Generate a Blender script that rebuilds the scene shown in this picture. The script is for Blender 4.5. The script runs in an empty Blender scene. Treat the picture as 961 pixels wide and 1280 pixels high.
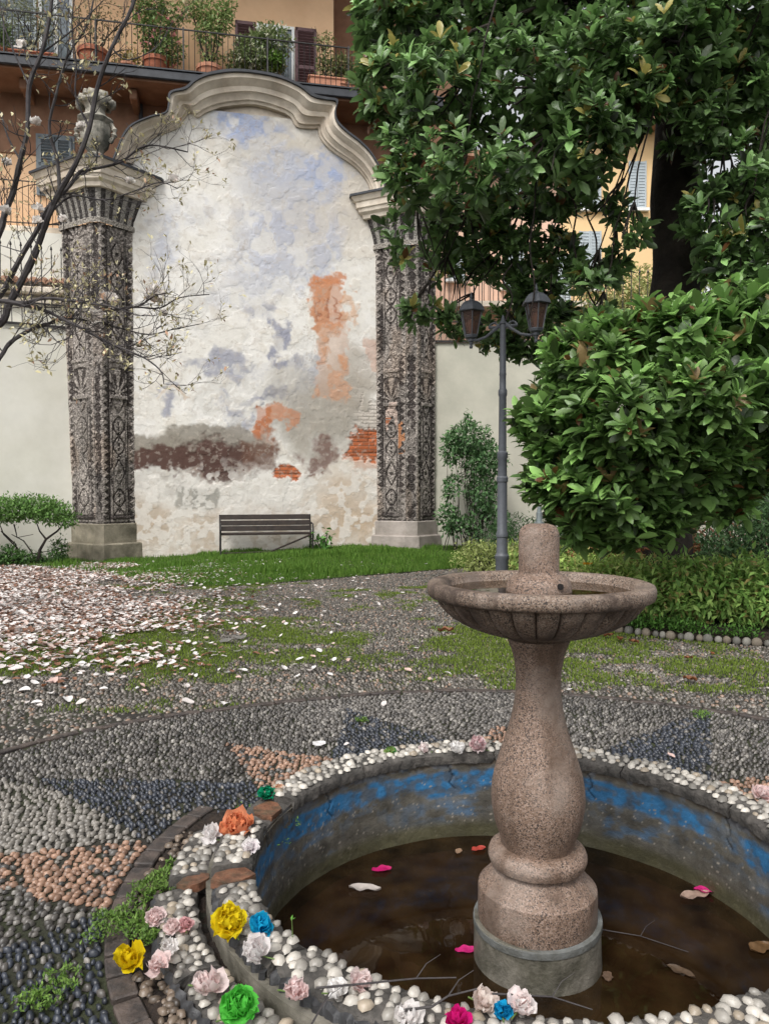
import bpy, math, random
import numpy as np
from mathutils import Vector, Matrix

PI = math.pi
SC = bpy.context.scene
COL = SC.collection
RNG = np.random.default_rng(7)
random.seed(7)

# ------------------------------------------------------------------ camera maths
CAMZ = 1.52
FPX = 960.0
PITCH = math.atan(28 / 960)
FW = np.array([0, math.cos(PITCH), -math.sin(PITCH)])
UP = np.array([0, math.sin(PITCH), math.cos(PITCH)])
RT = np.array([1.0, 0, 0])

def ray(px, py):
    return FW + RT * ((px - 480.5) / FPX) - UP * ((py - 640) / FPX)

def at(px, py, Y):
    d = ray(px, py)
    return np.array([0, 0, CAMZ]) + d * (Y / d[1])

def gr(px, py, z=0.0):
    d = ray(px, py)
    return np.array([0, 0, CAMZ]) + d * ((z - CAMZ) / d[2])

def onplane(px, py, P, n):
    d = ray(px, py)
    o = np.array([0, 0, CAMZ])
    return o + d * (np.dot(P - o, n) / np.dot(d, n))

def topx(P):
    q = P - np.array([0, 0, CAMZ])
    f = q @ FW
    return 480.5 + FPX * (q @ RT) / f, 640 - FPX * (q @ UP) / f

# ------------------------------------------------------------------ noise
def _h(ix, iy, s):
    n = (ix.astype(np.int64) * 374761393 + iy.astype(np.int64) * 668265263 + s * 974634777) & 0xffffffff
    n = ((n ^ (n >> 13)) * 1274126177) & 0xffffffff
    n = n ^ (n >> 16)
    return (n & 0xffff) / 65535.0

def vn(x, y, s=0):
    x = np.asarray(x, float); y = np.asarray(y, float)
    ix = np.floor(x); iy = np.floor(y); fx = x - ix; fy = y - iy
    fx = fx * fx * (3 - 2 * fx); fy = fy * fy * (3 - 2 * fy)
    a = _h(ix, iy, s); b = _h(ix + 1, iy, s); c = _h(ix, iy + 1, s); d = _h(ix + 1, iy + 1, s)
    return a * (1 - fx) * (1 - fy) + b * fx * (1 - fy) + c * (1 - fx) * fy + d * fx * fy

def fbm(x, y, s=0, o=4):
    t = 0; a = 0.5; tot = 0
    for i in range(o):
        t = t + a * vn(x * 2 ** i, y * 2 ** i, s + i * 17); tot += a; a *= 0.5
    return t / tot

def sst(e0, e1, x):
    t = np.clip((x - e0) / (e1 - e0), 0, 1)
    return t * t * (3 - 2 * t)

# ------------------------------------------------------------------ mesh helpers
def link(name, me, mat=None, parent=None):
    o = bpy.data.objects.new(name, me)
    COL.objects.link(o)
    if mat is not None:
        me.materials.append(mat)
    if parent is not None:
        o.parent = parent
        if parent.type == 'EMPTY' or True:
            o.matrix_parent_inverse = parent_world(parent).inverted()
    return o

def parent_world(p):
    m = p.matrix_basis.copy()
    if p.parent:
        m = parent_world(p.parent) @ p.matrix_parent_inverse @ m
    return m

def npmesh(name, V, F, mat=None, parent=None, col=None, smooth=False, local=None):
    """V (n,3), F (m,k) uniform; col (n,3)"""
    V = np.asarray(V, np.float32); F = np.asarray(F, np.int32)
    me = bpy.data.meshes.new(name)
    k = F.shape[1]
    me.vertices.add(len(V)); me.vertices.foreach_set('co', V.ravel())
    me.loops.add(F.size); me.loops.foreach_set('vertex_index', F.ravel())
    me.polygons.add(len(F)); me.polygons.foreach_set('loop_start', np.arange(0, F.size, k, dtype=np.int32))
    if smooth:
        me.polygons.foreach_set('use_smooth', np.ones(len(F), bool))
    if col is not None:
        a = me.color_attributes.new('Col', 'FLOAT_COLOR', 'POINT')
        c = np.ones((len(V), 4), np.float32); c[:, :3] = col
        a.data.foreach_set('color', c.ravel())
    me.update(calc_edges=True)
    me.validate()
    return link(name, me, mat, parent)

class MB:
    def __init__(s):
        s.v = []; s.f = []
    def add(s, V, F):
        b = len(s.v)
        s.v.extend([tuple(map(float, p)) for p in V]); s.f.extend([tuple(i + b for i in f) for f in F])
        return s
    def box(s, c, size, ax=None, bev=0.0):
        """c centre, size full, ax 3 axes rows"""
        ax = np.eye(3) if ax is None else np.asarray(ax)
        c = np.asarray(c, float); h = np.asarray(size, float) / 2
        if bev <= 0:
            P = [c + ax.T @ (h * np.array(q)) for q in [(-1,-1,-1),(1,-1,-1),(1,1,-1),(-1,1,-1),(-1,-1,1),(1,-1,1),(1,1,1),(-1,1,1)]]
            return s.add(P, [(0,3,2,1),(4,5,6,7),(0,1,5,4),(1,2,6,5),(2,3,7,6),(3,0,4,7)])
        b = min(bev, h.min() * .9)
        P = []; idx = {}
        for sx in (-1, 1):
            for sy in (-1, 1):
                for sz in (-1, 1):
                    sg = np.array([sx, sy, sz])
                    for a in range(3):
                        q = sg * (h - b); q[a] = sg[a] * h[a]
                        idx[(sx, sy, sz, a)] = len(P); P.append(c + ax.T @ q)
        F = []
        for a in range(3):
            u, v = (a + 1) % 3, (a + 2) % 3
            for sa in (-1, 1):
                f = []
                for su, sv in ((-1,-1),(1,-1),(1,1),(-1,1)):
                    k = [0,0,0]; k[a] = sa; k[u] = su; k[v] = sv; f.append(idx[(*k, a)])
                F.append(tuple(f) if sa > 0 else tuple(f[::-1]))
        for a in range(3):
            u, v = (a + 1) % 3, (a + 2) % 3
            for su in (-1, 1):
                for sv in (-1, 1):
                    k0 = [0,0,0]; k1 = [0,0,0]
                    k0[a] = -1; k1[a] = 1; k0[u] = k1[u] = su; k0[v] = k1[v] = sv
                    f = (idx[(*k0, u)], idx[(*k1, u)], idx[(*k1, v)], idx[(*k0, v)])
                    F.append(f if su * sv < 0 else f[::-1])
        for sx in (-1, 1):
            for sy in (-1, 1):
                for sz in (-1, 1):
                    f = tuple(idx[(sx, sy, sz, a)] for a in range(3))
                    F.append(f if sx * sy * sz > 0 else f[::-1])
        return s.add(P, F)
    def bar(s, a, b, w, h=None, up=(0, 0, 1), bev=0.0):
        a = np.asarray(a, float); b = np.asarray(b, float); h = w if h is None else h
        d = b - a; L = np.linalg.norm(d); d /= L
        upv = np.asarray(up, float)
        sd = np.cross(d, upv)
        if np.linalg.norm(sd) < 1e-4: sd = np.cross(d, (1, 0, 0))
        sd /= np.linalg.norm(sd); u = np.cross(sd, d)
        return s.box((a + b) / 2, (L, w, h), [d, sd, u], bev)
    def tube(s, pts, rad, n=8, cap=True):
        P = [np.asarray(p, float) for p in pts]
        if not hasattr(rad, '__len__'): rad = [rad] * len(P)
        V = []; F = []
        ref = None
        for i, p in enumerate(P):
            t = P[min(i + 1, len(P) - 1)] - P[max(i - 1, 0)]
            t = t / (np.linalg.norm(t) + 1e-9)
            if ref is None:
                ref = np.cross(t, (0, 0, 1.0))
                if np.linalg.norm(ref) < 1e-3: ref = np.cross(t, (1.0, 0, 0))
            ref = ref - t * np.dot(ref, t); ref /= (np.linalg.norm(ref) + 1e-9)
            b = np.cross(t, ref)
            for k in range(n):
                a = 2 * PI * k / n
                V.append(p + rad[i] * (math.cos(a) * ref + math.sin(a) * b))
        for i in range(len(P) - 1):
            for k in range(n):
                k2 = (k + 1) % n
                F.append((i*n+k, i*n+k2, (i+1)*n+k2, (i+1)*n+k))
        if cap:
            F.append(tuple(range(n))[::-1]); F.append(tuple((len(P)-1)*n + k for k in range(n)))
        return s.add(V, F)
    def lathe(s, prof, c=(0, 0, 0), n=32, fn=None, rot=0.0):
        """prof list of (r,z)"""
        V = []; F = []; m = len(prof)
        for i, (r, z) in enumerate(prof):
            for k in range(n):
                a = rot + 2 * PI * k / n
                rr = r if fn is None else r * fn(a, r, z, i)
                V.append((c[0] + rr * math.cos(a), c[1] + rr * math.sin(a), c[2] + z))
        for i in range(m - 1):
            for k in range(n):
                k2 = (k + 1) % n
                F.append((i*n+k, i*n+k2, (i+1)*n+k2, (i+1)*n+k))
        if prof[0][0] > 1e-4: F.append(tuple(range(n))[::-1])
        if prof[-1][0] > 1e-4: F.append(tuple((m-1)*n + k for k in range(n)))
        return s.add(V, F)
    def prism(s, poly, z0, z1):
        n = len(poly)
        V = [(p[0], p[1], z0) for p in poly] + [(p[0], p[1], z1) for p in poly]
        F = [tuple(range(n))[::-1], tuple(range(n, 2*n))]
        for i in range(n):
            j = (i + 1) % n; F.append((i, j, n + j, n + i))
        return s.add(V, F)
    def build(s, name, mat, parent=None, smooth=False, sharp=None):
        me = bpy.data.meshes.new(name)
        me.from_pydata(s.v, [], s.f); me.validate(); me.update()
        import bmesh
        bm = bmesh.new(); bm.from_mesh(me)
        bmesh.ops.recalc_face_normals(bm, faces=bm.faces)
        bm.to_mesh(me); bm.free()
        if smooth:
            me.polygons.foreach_set('use_smooth', [True] * len(me.polygons))
            me.set_sharp_from_angle(angle=math.radians(sharp if sharp else 40))
        return link(name, me, mat, parent)

def tag(o, label=None, cat=None, group=None, kind=None):
    if label: o['label'] = label
    if cat: o['category'] = cat
    if group: o['group'] = group
    if kind: o['kind'] = kind
    return o

def thing(name, loc, label, cat, group=None, rz=0.0):
    o = bpy.data.objects.new(name, None); COL.objects.link(o)
    o.empty_display_size = 0.1
    o.location = tuple(map(float, loc)); o.rotation_euler = (0, 0, rz)
    return tag(o, label, cat, group)

# ------------------------------------------------------------------ materials
def lin(c):
    return tuple((x / 12.92 if x <= .04045 else ((x + .055) / 1.055) ** 2.4) for x in c)

def M(name, col, rough=.7, var=.2, vscale=4, bump=.2, bscale=40, attr=False, spec=.4, metal=0., col2=None,
      transl=0., voro=0., vbump=0., coat=0., bdist=.01, mixscale=None, rvar=0.15):
    m = bpy.data.materials.new(name); m.use_nodes = True
    nt = m.node_tree; N = nt.nodes; L = nt.links
    bs = N['Principled BSDF']; out = N['Material Output']
    tc = N.new('ShaderNodeTexCoord'); ob = tc.outputs['Object']
    def noise(sc, det=6, r=.6):
        n = N.new('ShaderNodeTexNoise'); n.inputs['Scale'].default_value = sc
        n.inputs['Detail'].default_value = det; n.inputs['Roughness'].default_value = r
        L.new(ob, n.inputs['Vector']); return n.outputs['Fac']
    n1 = noise(vscale)
    if attr:
        at_ = N.new('ShaderNodeAttribute'); at_.attribute_name = 'Col'; base = at_.outputs['Color']
    elif col2 is not None:
        mx = N.new('ShaderNodeMix'); mx.data_type = 'RGBA'
        rp = N.new('ShaderNodeValToRGB'); rp.color_ramp.elements[0].position = .4; rp.color_ramp.elements[1].position = .62
        L.new(noise(mixscale or vscale * .7, 8, .65), rp.inputs[0]); L.new(rp.outputs[0], mx.inputs[0])
        mx.inputs[6].default_value = (*col, 1); mx.inputs[7].default_value = (*col2, 1); base = mx.outputs[2]
    else:
        rgb = N.new('ShaderNodeRGB'); rgb.outputs[0].default_value = (*col, 1); base = rgb.outputs[0]
    mr = N.new('ShaderNodeMapRange'); mr.inputs[1].default_value = .3; mr.inputs[2].default_value = .7
    mr.inputs[3].default_value = 1 - var; mr.inputs[4].default_value = 1 + var
    L.new(n1, mr.inputs[0])
    vm = N.new('ShaderNodeVectorMath'); vm.operation = 'SCALE'
    L.new(base, vm.inputs[0]); L.new(mr.outputs[0], vm.inputs['Scale'])
    colout = vm.outputs[0]
    L.new(colout, bs.inputs['Base Color'])
    bs.inputs['Specular IOR Level'].default_value = spec
    bs.inputs['Metallic'].default_value = metal
    if coat: bs.inputs['Coat Weight'].default_value = coat; bs.inputs['Coat Roughness'].default_value = .15
    rr = N.new('ShaderNodeMapRange'); rr.inputs[1].default_value = .3; rr.inputs[2].default_value = .7
    rr.inputs[3].default_value = max(0, rough - rvar); rr.inputs[4].default_value = min(1, rough + rvar)
    L.new(noise(vscale * 2.3), rr.inputs[0]); L.new(rr.outputs[0], bs.inputs['Roughness'])
    last = None
    if bump > 0:
        b = N.new('ShaderNodeBump'); b.inputs['Strength'].default_value = bump; b.inputs['Distance'].default_value = bdist
        L.new(noise(bscale, 8, .65), b.inputs['Height']); last = b
    if voro > 0:
        v = N.new('ShaderNodeTexVoronoi'); v.inputs['Scale'].default_value = voro; L.new(ob, v.inputs['Vector'])
        b = N.new('ShaderNodeBump'); b.inputs['Strength'].default_value = vbump; b.inputs['Distance'].default_value = bdist
        b.invert = True
        L.new(v.outputs['Distance'], b.inputs['Height'])
        if last: L.new(last.outputs[0], b.inputs['Normal'])
        last = b
    if last: L.new(last.outputs[0], bs.inputs['Normal'])
    if transl > 0:
        t = N.new('ShaderNodeBsdfTranslucent'); L.new(colout, t.inputs['Color'])
        ms = N.new('ShaderNodeMixShader'); ms.inputs[0].default_value = transl
        L.new(bs.outputs[0], ms.inputs[1]); L.new(t.outputs[0], ms.inputs[2]); L.new(ms.outputs[0], out.inputs['Surface'])
    return m

m_plaster = M('fresco_plaster', None, .85, .05, 9, .22, 30, attr=True, spec=.2, bdist=.02)
m_mosaic = M('pebble_mosaic', None, .75, .25, 20, .8, 30, attr=True, spec=.3, voro=26, vbump=.8, bdist=.02)
m_stone = M('cornice_stone', (.74, .66, .55), .85, .16, 2.2, .4, 25, col2=(.52, .44, .35), spec=.2)
m_plinth = M('plinth_stone', (.28, .25, .19), .9, .3, 3, .6, 18, col2=(.15, .135, .10), spec=.2, bdist=.02)
m_plinth2 = M('plinth_stone_pale', (.34, .30, .27), .9, .2, 3, .4, 18, col2=(.26, .23, .20), spec=.2, bdist=.02)
m_lead = M('lead_flashing', (.035, .038, .045), .5, .3, 5, .2, 20, spec=.4)
m_urn = M('urn_stone', (.42, .39, .33), .9, .3, 4, .7, 14, col2=(.12, .12, .10), spec=.2, bdist=.03)
m_wallL = M('cream_render', (.68, .66, .59), .9, .07, 1.2, .25, 12, spec=.15, col2=(.62, .60, .52), mixscale=.8)
m_wallR = M('grey_cream_render', (.50, .48, .40), .9, .12, .9, .3, 12, spec=.15, col2=(.42, .41, .34))
m_orange = M('orange_render', (.74, .50, .31), .9, .08, 1.2, .2, 10, spec=.15, col2=(.68, .44, .265))
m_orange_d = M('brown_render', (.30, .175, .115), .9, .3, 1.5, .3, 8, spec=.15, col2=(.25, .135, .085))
m_yellow = M('yellow_render', (.78, .55, .30), .9, .08, .6, .1, 10, spec=.15)
m_pink = M('pink_render', (.74, .50, .38), .9, .08, .6, .1, 10, spec=.15)
m_shut = M('grey_shutter', (.17, .20, .22), .6, .12, 6, .1, 20)
m_shutp = M('plum_shutter', (.13, .07, .075), .6, .15, 6, .1, 20)
m_shutl = M('pale_shutter', (.42, .47, .50), .6, .1, 6, .1, 20)
m_white = M('white_frame', (.75, .77, .76), .5, .05, 6, .05, 20)
m_glass = M('window_glass', (.10, .13, .15), .08, .2, 2, 0, 20, spec=.8, rvar=.05)
m_iron = M('dark_iron', (.03, .028, .027), .55, .2, 12, .2, 60, metal=.3)
m_rust = M('rusty_iron', (.06, .035, .025), .7, .3, 14, .3, 60)
m_terra = M('terracotta', (.36, .13, .075), .8, .22, 7, .3, 30, spec=.25)
m_terral = M('pale_terracotta', (.52, .25, .16), .8, .2, 7, .3, 30, spec=.25)
m_tile = M('roof_tile', (.30, .17, .11), .85, .35, 6, .4, 20)
m_lamp = M('lamp_paint', (.085, .092, .105), .5, .15, 18, .25, 70, spec=.5)
m_wood = M('bench_wood', (.026, .018, .014), .6, .4, 9, .5, 40, spec=.35)
m_granite = M('granite', (.355, .272, .218), .72, .26, 5, .5, 170, spec=.35, col2=(.25, .175, .13), mixscale=60, bdist=.004)
m_granite_d = M('granite_bowl', (.31, .235, .185), .75, .25, 5, .5, 170, spec=.3, col2=(.21, .15, .115), mixscale=40, bdist=.004)
m_conc = M('concrete', (.185, .17, .14), .5, .35, 9, .6, 50, spec=.5, col2=(.075, .07, .052), mixscale=7)
m_poolwall = M('pool_wall', None, .5, .25, 14, .5, 60, attr=True, spec=.4)
m_poolfloor = M('pool_floor', (.085, .052, .025), .8, .5, 3, .3, 8, col2=(.03, .018, .010))
m_peb = M('pebbles', None, .36, .12, 60, .15, 90, attr=True, spec=.45, rvar=.1)
m_mortar = M('mortar', (.15, .135, .12), .85, .3, 14, .7, 30, col2=(.08, .075, .065), bdist=.02)
m_soil = M('soil', (.018, .012, .009), .95, .5, 14, 1., 22, col2=(.045, .030, .021), bdist=.04)
m_brick = M('dark_brick', (.040, .034, .032), .6, .45, 14, .8, 40, col2=(.085, .065, .055), mixscale=11)
m_exbrick = M('exposed_brick', (.34, .10, .05), .85, .3, 10, .5, 30)
m_leaf = M('magnolia_leaf', None, .36, .12, 3, .25, 18, attr=True, spec=.6, transl=.30, rvar=.10, bdist=.03)
m_leafm = M('matt_leaf', None, .55, .15, 5, 0, 20, attr=True, spec=.3, transl=.28)
m_grass = M('grass_blade', None, .6, .15, 5, 0, 20, attr=True, spec=.2, transl=.3)
m_petal = M('petal', None, .55, .06, 8, 0, 20, attr=True, spec=.3, transl=.25)
m_bark = M('bark', (.022, .017, .014), .9, .35, 5, .9, 18, col2=(.040, .031, .024), bdist=.03)
m_barkl = M('grey_bark', (.033, .028, .030), .8, .35, 9, .6, 30, col2=(.06, .053, .052))
m_lattice = M('lattice_wood', (.27, .12, .075), .8, .2, 6, .3, 30)

def paper(name, c):
    return M(name, c, .75, .10, 10, .25, 60, spec=.2, transl=.25)

def granite(name, base, dark, light, stain, streak):
    m = bpy.data.materials.new(name); m.use_nodes = True
    nt = m.node_tree; N = nt.nodes; L = nt.links; bs = N['Principled BSDF']
    tc = N.new('ShaderNodeTexCoord'); ob = tc.outputs['Object']
    def noise(sc, det, vec=ob, r=.6):
        n = N.new('ShaderNodeTexNoise'); n.inputs['Scale'].default_value = sc; n.inputs['Detail'].default_value = det; n.inputs['Roughness'].default_value = r; L.new(vec, n.inputs['Vector']); return n.outputs['Fac']
    def ramp(f, a, b):
        r = N.new('ShaderNodeMapRange'); r.inputs[1].default_value = a; r.inputs[2].default_value = b; L.new(f, r.inputs[0]); return r.outputs[0]
    def mix(f, c1, c2):
        x = N.new('ShaderNodeMix'); x.data_type = 'RGBA'
        L.new(f, x.inputs[0])
        for i, c in ((6, c1), (7, c2)):
            if isinstance(c, tuple): x.inputs[i].default_value = (*c, 1)
            else: L.new(c, x.inputs[i])
        return x.outputs[2]
    v = N.new('ShaderNodeTexVoronoi'); v.inputs['Scale'].default_value = 230; L.new(ob, v.inputs['Vector'])
    sp = N.new('ShaderNodeSeparateColor'); L.new(v.outputs['Color'], sp.inputs[0])
    c = mix(ramp(sp.outputs[0], .55, .75), base, light); c = mix(ramp(sp.outputs[1], .72, .85), c, dark)
    mp = N.new('ShaderNodeMapping'); mp.inputs['Scale'].default_value = (7, 7, streak); L.new(ob, mp.inputs['Vector'])
    st = N.new('ShaderNodeMath'); st.operation = 'MULTIPLY'; st.inputs[1].default_value = stain[3]; L.new(ramp(noise(1, 6, mp.outputs[0]), .46, .64), st.inputs[0])
    c = mix(st.outputs[0], c, tuple(stain[:3]))
    lg = N.new('ShaderNodeMath'); lg.operation = 'MULTIPLY'; lg.inputs[1].default_value = .45; L.new(ramp(noise(5, 5), .5, .68), lg.inputs[0])
    c = mix(lg.outputs[0], c, (.32, .26, .22))
    L.new(c, bs.inputs['Base Color']); bs.inputs['Roughness'].default_value = .6; bs.inputs['Specular IOR Level'].default_value = .4
    b = N.new('ShaderNodeBump'); b.inputs['Strength'].default_value = .55; b.inputs['Distance'].default_value = .004; L.new(noise(160, 5), b.inputs['Height'])
    b2 = N.new('ShaderNodeBump'); b2.inputs['Strength'].default_value = .35; b2.inputs['Distance'].default_value = .01; L.new(noise(22, 5), b2.inputs['Height']); L.new(b.outputs[0], b2.inputs['Normal']); L.new(b2.outputs[0], bs.inputs['Normal'])
    return m
m_granite = granite('granite', (.185, .122, .088), (.05, .038, .033), (.29, .21, .165), (.085, .052, .034, .8), 1.4)
m_granite_d = granite('granite_bowl', (.165, .115, .085), (.04, .032, .028), (.27, .21, .165), (.050, .034, .026, .95), 2.2)
# water
def water_mat(name, tint, gl=.02, murk=.45):
    m = bpy.data.materials.new(name); m.use_nodes = True
    nt = m.node_tree; N = nt.nodes; L = nt.links
    N.remove(N['Principled BSDF']); out = N['Material Output']
    tr = N.new('ShaderNodeBsdfTransparent'); tr.inputs[0].default_value = (*tint, 1)
    g = N.new('ShaderNodeBsdfGlossy'); g.inputs['Roughness'].default_value = gl
    fr = N.new('ShaderNodeFresnel'); fr.inputs['IOR'].default_value = 1.33
    tc = N.new('ShaderNodeTexCoord'); n = N.new('ShaderNodeTexNoise'); n.inputs['Scale'].default_value = 3.5
    n.inputs['Detail'].default_value = 2
    L.new(tc.outputs['Object'], n.inputs['Vector'])
    b = N.new('ShaderNodeBump'); b.inputs['Strength'].default_value = .06; b.inputs['Distance'].default_value = .02
    L.new(n.outputs['Fac'], b.inputs['Height']); L.new(b.outputs[0], g.inputs['Normal'])
    df = N.new('ShaderNodeBsdfDiffuse'); nw = N.new('ShaderNodeTexNoise'); nw.inputs['Scale'].default_value = 6; nw.inputs['Detail'].default_value = 6; L.new(tc.outputs['Object'], nw.inputs['Vector']); cr = N.new('ShaderNodeValToRGB'); cr.color_ramp.elements[0].position = .35; cr.color_ramp.elements[0].color = (.010, .006, .004, 1); cr.color_ramp.elements[1].position = .68; cr.color_ramp.elements[1].color = (.050, .030, .013, 1); L.new(nw.outputs['Fac'], cr.inputs[0]); L.new(cr.outputs[0], df.inputs[0]); mm = N.new('ShaderNodeMixShader'); mm.inputs[0].default_value = murk
    L.new(tr.outputs[0], mm.inputs[1]); L.new(df.outputs[0], mm.inputs[2]); tr = mm
    mx = N.new('ShaderNodeMixShader'); L.new(fr.outputs[0], mx.inputs[0]); L.new(tr.outputs[0], mx.inputs[1]); L.new(g.outputs[0], mx.inputs[2])
    L.new(mx.outputs[0], out.inputs['Surface'])
    return m
m_water = water_mat('murky_water', (.60, .46, .30))
m_bwater = water_mat('bowl_water', (.6, .5, .36), .02, .2)

# ================================================================== WORLD / CAMERA / LIGHT
w = bpy.data.worlds.new('World'); SC.world = w; w.use_nodes = True
nt = w.node_tree; bg = nt.nodes['Background']
sky = nt.nodes.new('ShaderNodeTexSky'); sky.sky_type = 'NISHITA'; sky.sun_disc = False
SUN_EL, SUN_AZ = math.radians(52), math.radians(205)
sky.sun_elevation = SUN_EL; sky.sun_rotation = SUN_AZ
sky.air_density = 1.0; sky.dust_density = 4.0; sky.ozone_density = 1.0; sky.altitude = 50
hs = nt.nodes.new('ShaderNodeHueSaturation'); hs.inputs['Saturation'].default_value = .12
nt.links.new(sky.outputs[0], hs.inputs['Color']); nt.links.new(hs.outputs[0], bg.inputs['Color'])
bg.inputs['Strength'].default_value = .15
sl = bpy.data.lights.new('sun', 'SUN'); sl.energy = 1.4; sl.angle = math.radians(20); sl.color = (1, .97, .93)
so = bpy.data.objects.new('sun', sl); COL.objects.link(so)
# sun direction (azimuth measured clockwise from +Y): from behind-left of the camera
sd = Vector((math.sin(SUN_AZ) * math.cos(SUN_EL), math.cos(SUN_AZ) * math.cos(SUN_EL), math.sin(SUN_EL)))
so.rotation_euler = sd.to_track_quat('Z', 'Y').to_euler(); so.location = (0, -5, 20)
cd = bpy.data.cameras.new('camera'); cam = bpy.data.objects.new('camera', cd); COL.objects.link(cam)
cam.location = (0, 0, CAMZ); cam.rotation_euler = (PI / 2 - PITCH, 0, 0)
cd.sensor_fit = 'VERTICAL'; cd.sensor_height = 24; cd.lens = 24 * FPX / 1280
cd.clip_start = .05; cd.clip_end = 500
SC.camera = cam
SC.view_settings.view_transform = 'Standard'; SC.view_settings.look = 'None'
SC.view_settings.exposure = 0.55; SC.view_settings.gamma = 1; SC.view_settings.use_curve_mapping = False

# ================================================================== PLAN GEOMETRY
W0 = np.array([-5.55, 16.90, 0.0]); ang = math.radians(13.4)
E = np.array([math.cos(ang), math.sin(ang), 0]); NW = np.array([math.sin(ang), -math.cos(ang), 0]); ZZ = np.array([0, 0, 1.0])
def wallpt(u, z, off=0.0): return W0 + E * u + ZZ * z + NW * off
def w_uz(px, py, off=0.0):
    p = onplane(px, py, W0 + NW * off, NW); return np.dot(p - W0, E), p[2]

PC = np.array([0.61, 3.03])        # fountain and paving centre
PP = np.array([0.55, 3.05]); KP = 1.065   # pond centre and scale
RIM_Z = 0.11; WAT_Z = -0.352
def rb(deg):
    d = np.asarray(deg) % 360
    return 2.72 + .40 * sst(112, 158, d) * (1 - sst(230, 290, d)) + .08 * (1 - sst(20, 70, d))
LAWN = [gr(-80, 702), gr(0, 706), gr(110, 716), gr(200, 731), gr(290, 732), gr(360, 727), gr(480, 717), gr(585, 709)]
def lawn_edge_y(x):
    xs = [p[0] for p in LAWN]; ys = [p[1] for p in LAWN]
    o = np.argsort(xs); return np.interp(x, np.array(xs)[o], np.array(ys)[o])
BED = np.array([(1.75, 15.2), (1.55, 13.6), (1.75, 11.5), (2.0, 9.6), (2.35, 8.3), (2.9, 7.85), (3.7, 7.45), (5.0, 7.2), (8.0, 7.0)])
def bed_x(y):   # x of the bed edge for y>7.85
    o = np.argsort(BED[:, 1]); return np.interp(y, BED[o, 1], BED[o, 0])
def bank(x, y):   # lawn bank height
    t = sst(0.0, 4.0, y - lawn_edge_y(x)) * sst(-6.5, 0.5, x)
    return .16 * t

# ================================================================== GROUND
def build_ground():
    xs = np.concatenate([[-400, -120, -40], np.linspace(-14, 14, 57), [40, 120, 400]])
    ys = np.concatenate([[-400, -60, -8], np.linspace(-2, 22, 49), [60, 150, 500]])
    X, Y = np.meshgrid(xs, ys, indexing='ij')
    V = np.stack([X, Y, np.full_like(X, -.03)], -1).reshape(-1, 3)
    ny = len(ys); F = []
    for i in range(len(xs) - 1):
        for j in range(ny - 1):
            cx = (xs[i] + xs[i+1]) / 2; cy = (ys[j] + ys[j+1]) / 2
            if math.hypot(cx - PC[0], cy - PC[1]) < 1.75: continue
            F.append((i*ny+j, (i+1)*ny+j, (i+1)*ny+j+1, i*ny+j+1))
    tag(npmesh('ground', V, F, m_soil), kind='structure')
build_ground()

# paving bed (mortar / moss between the cobbles) with the hole of the pond
m_joint = M('cobble_joint', (.022, .019, .016), .9, .35, 6, .8, 25, col2=(.030, .036, .014), mixscale=1.6, bdist=.02)
def ring_sheet(name, r0, r1, z, mat, n=96, a0=0, a1=2*PI, nr=6, kind='structure', parent=None, cc=None):
    V = []; F = []; cc = PC if cc is None else cc
    for i in range(nr + 1):
        r = r0 + (r1 - r0) * i / nr
        for k in range(n + 1):
            a = a0 + (a1 - a0) * k / n
            V.append((cc[0] + r * math.cos(a), cc[1] + r * math.sin(a), z))
    for i in range(nr):
        for k in range(n):
            F.append((i*(n+1)+k, (i+1)*(n+1)+k, (i+1)*(n+1)+k+1, i*(n+1)+k+1))
    o = npmesh(name, V, F, mat, parent)
    if kind: tag(o, kind=kind)
    return o
ring_sheet('paving_bed', 1.15, 2.84, -.016, m_joint, cc=PP)
def outer_sheet():
    V = []; F = []
    n = 128
    for k in range(n + 1):
        a = 2 * PI * k / n
        c, s = math.cos(a), math.sin(a)
        V.append((PC[0] + 2.75 * c, PC[1] + 2.75 * s, -.014))
        m = 14 / max(abs(c), abs(s))
        V.append((PC[0] + m * c, PC[1] + m * s, -.014))
    for k in range(n): F.append((2*k, 2*k+1, 2*k+3, 2*k+2))
    tag(npmesh('path', V, F, m_joint), kind='structure')
outer_sheet()

# ---- pebbles
def pebbles(cx, cy, cz, ang_, a, b, h, col, name, mat, parent=None, sink=.25, tilt=0):
    n = len(cx); k = 6
    th = np.arange(k) * 2 * PI / k
    T = [(math.cos(t), math.sin(t), 0) for t in th] + [(.74 * math.cos(t + .5), .74 * math.sin(t + .5), .72) for t in th] + [(0, 0, 1)]
    T = np.array(T)
    tris = []
    for i in range(k):
        j = (i + 1) % k
        tris += [(i, j, k + i), (j, k + j, k + i), (k + i, k + j, 2 * k)]
    tris = np.array(tris)
    ca, sa = np.cos(ang_), np.sin(ang_)
    jit = 1 + .12 * RNG.standard_normal((n, len(T)))
    lx = T[None, :, 0] * a[:, None] * jit; ly = T[None, :, 1] * b[:, None] * jit
    V = np.stack([cx[:, None] + lx * ca[:, None] - ly * sa[:, None], cy[:, None] + lx * sa[:, None] + ly * ca[:, None],
                  cz[:, None] + (T[None, :, 2] - sink) * h[:, None] + tilt * lx], -1).reshape(-1, 3)
    F = (tris[None] + (np.arange(n) * len(T))[:, None, None]).reshape(-1, 3)
    C = np.repeat(col, len(T), 0)
    return V, F, C

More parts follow.
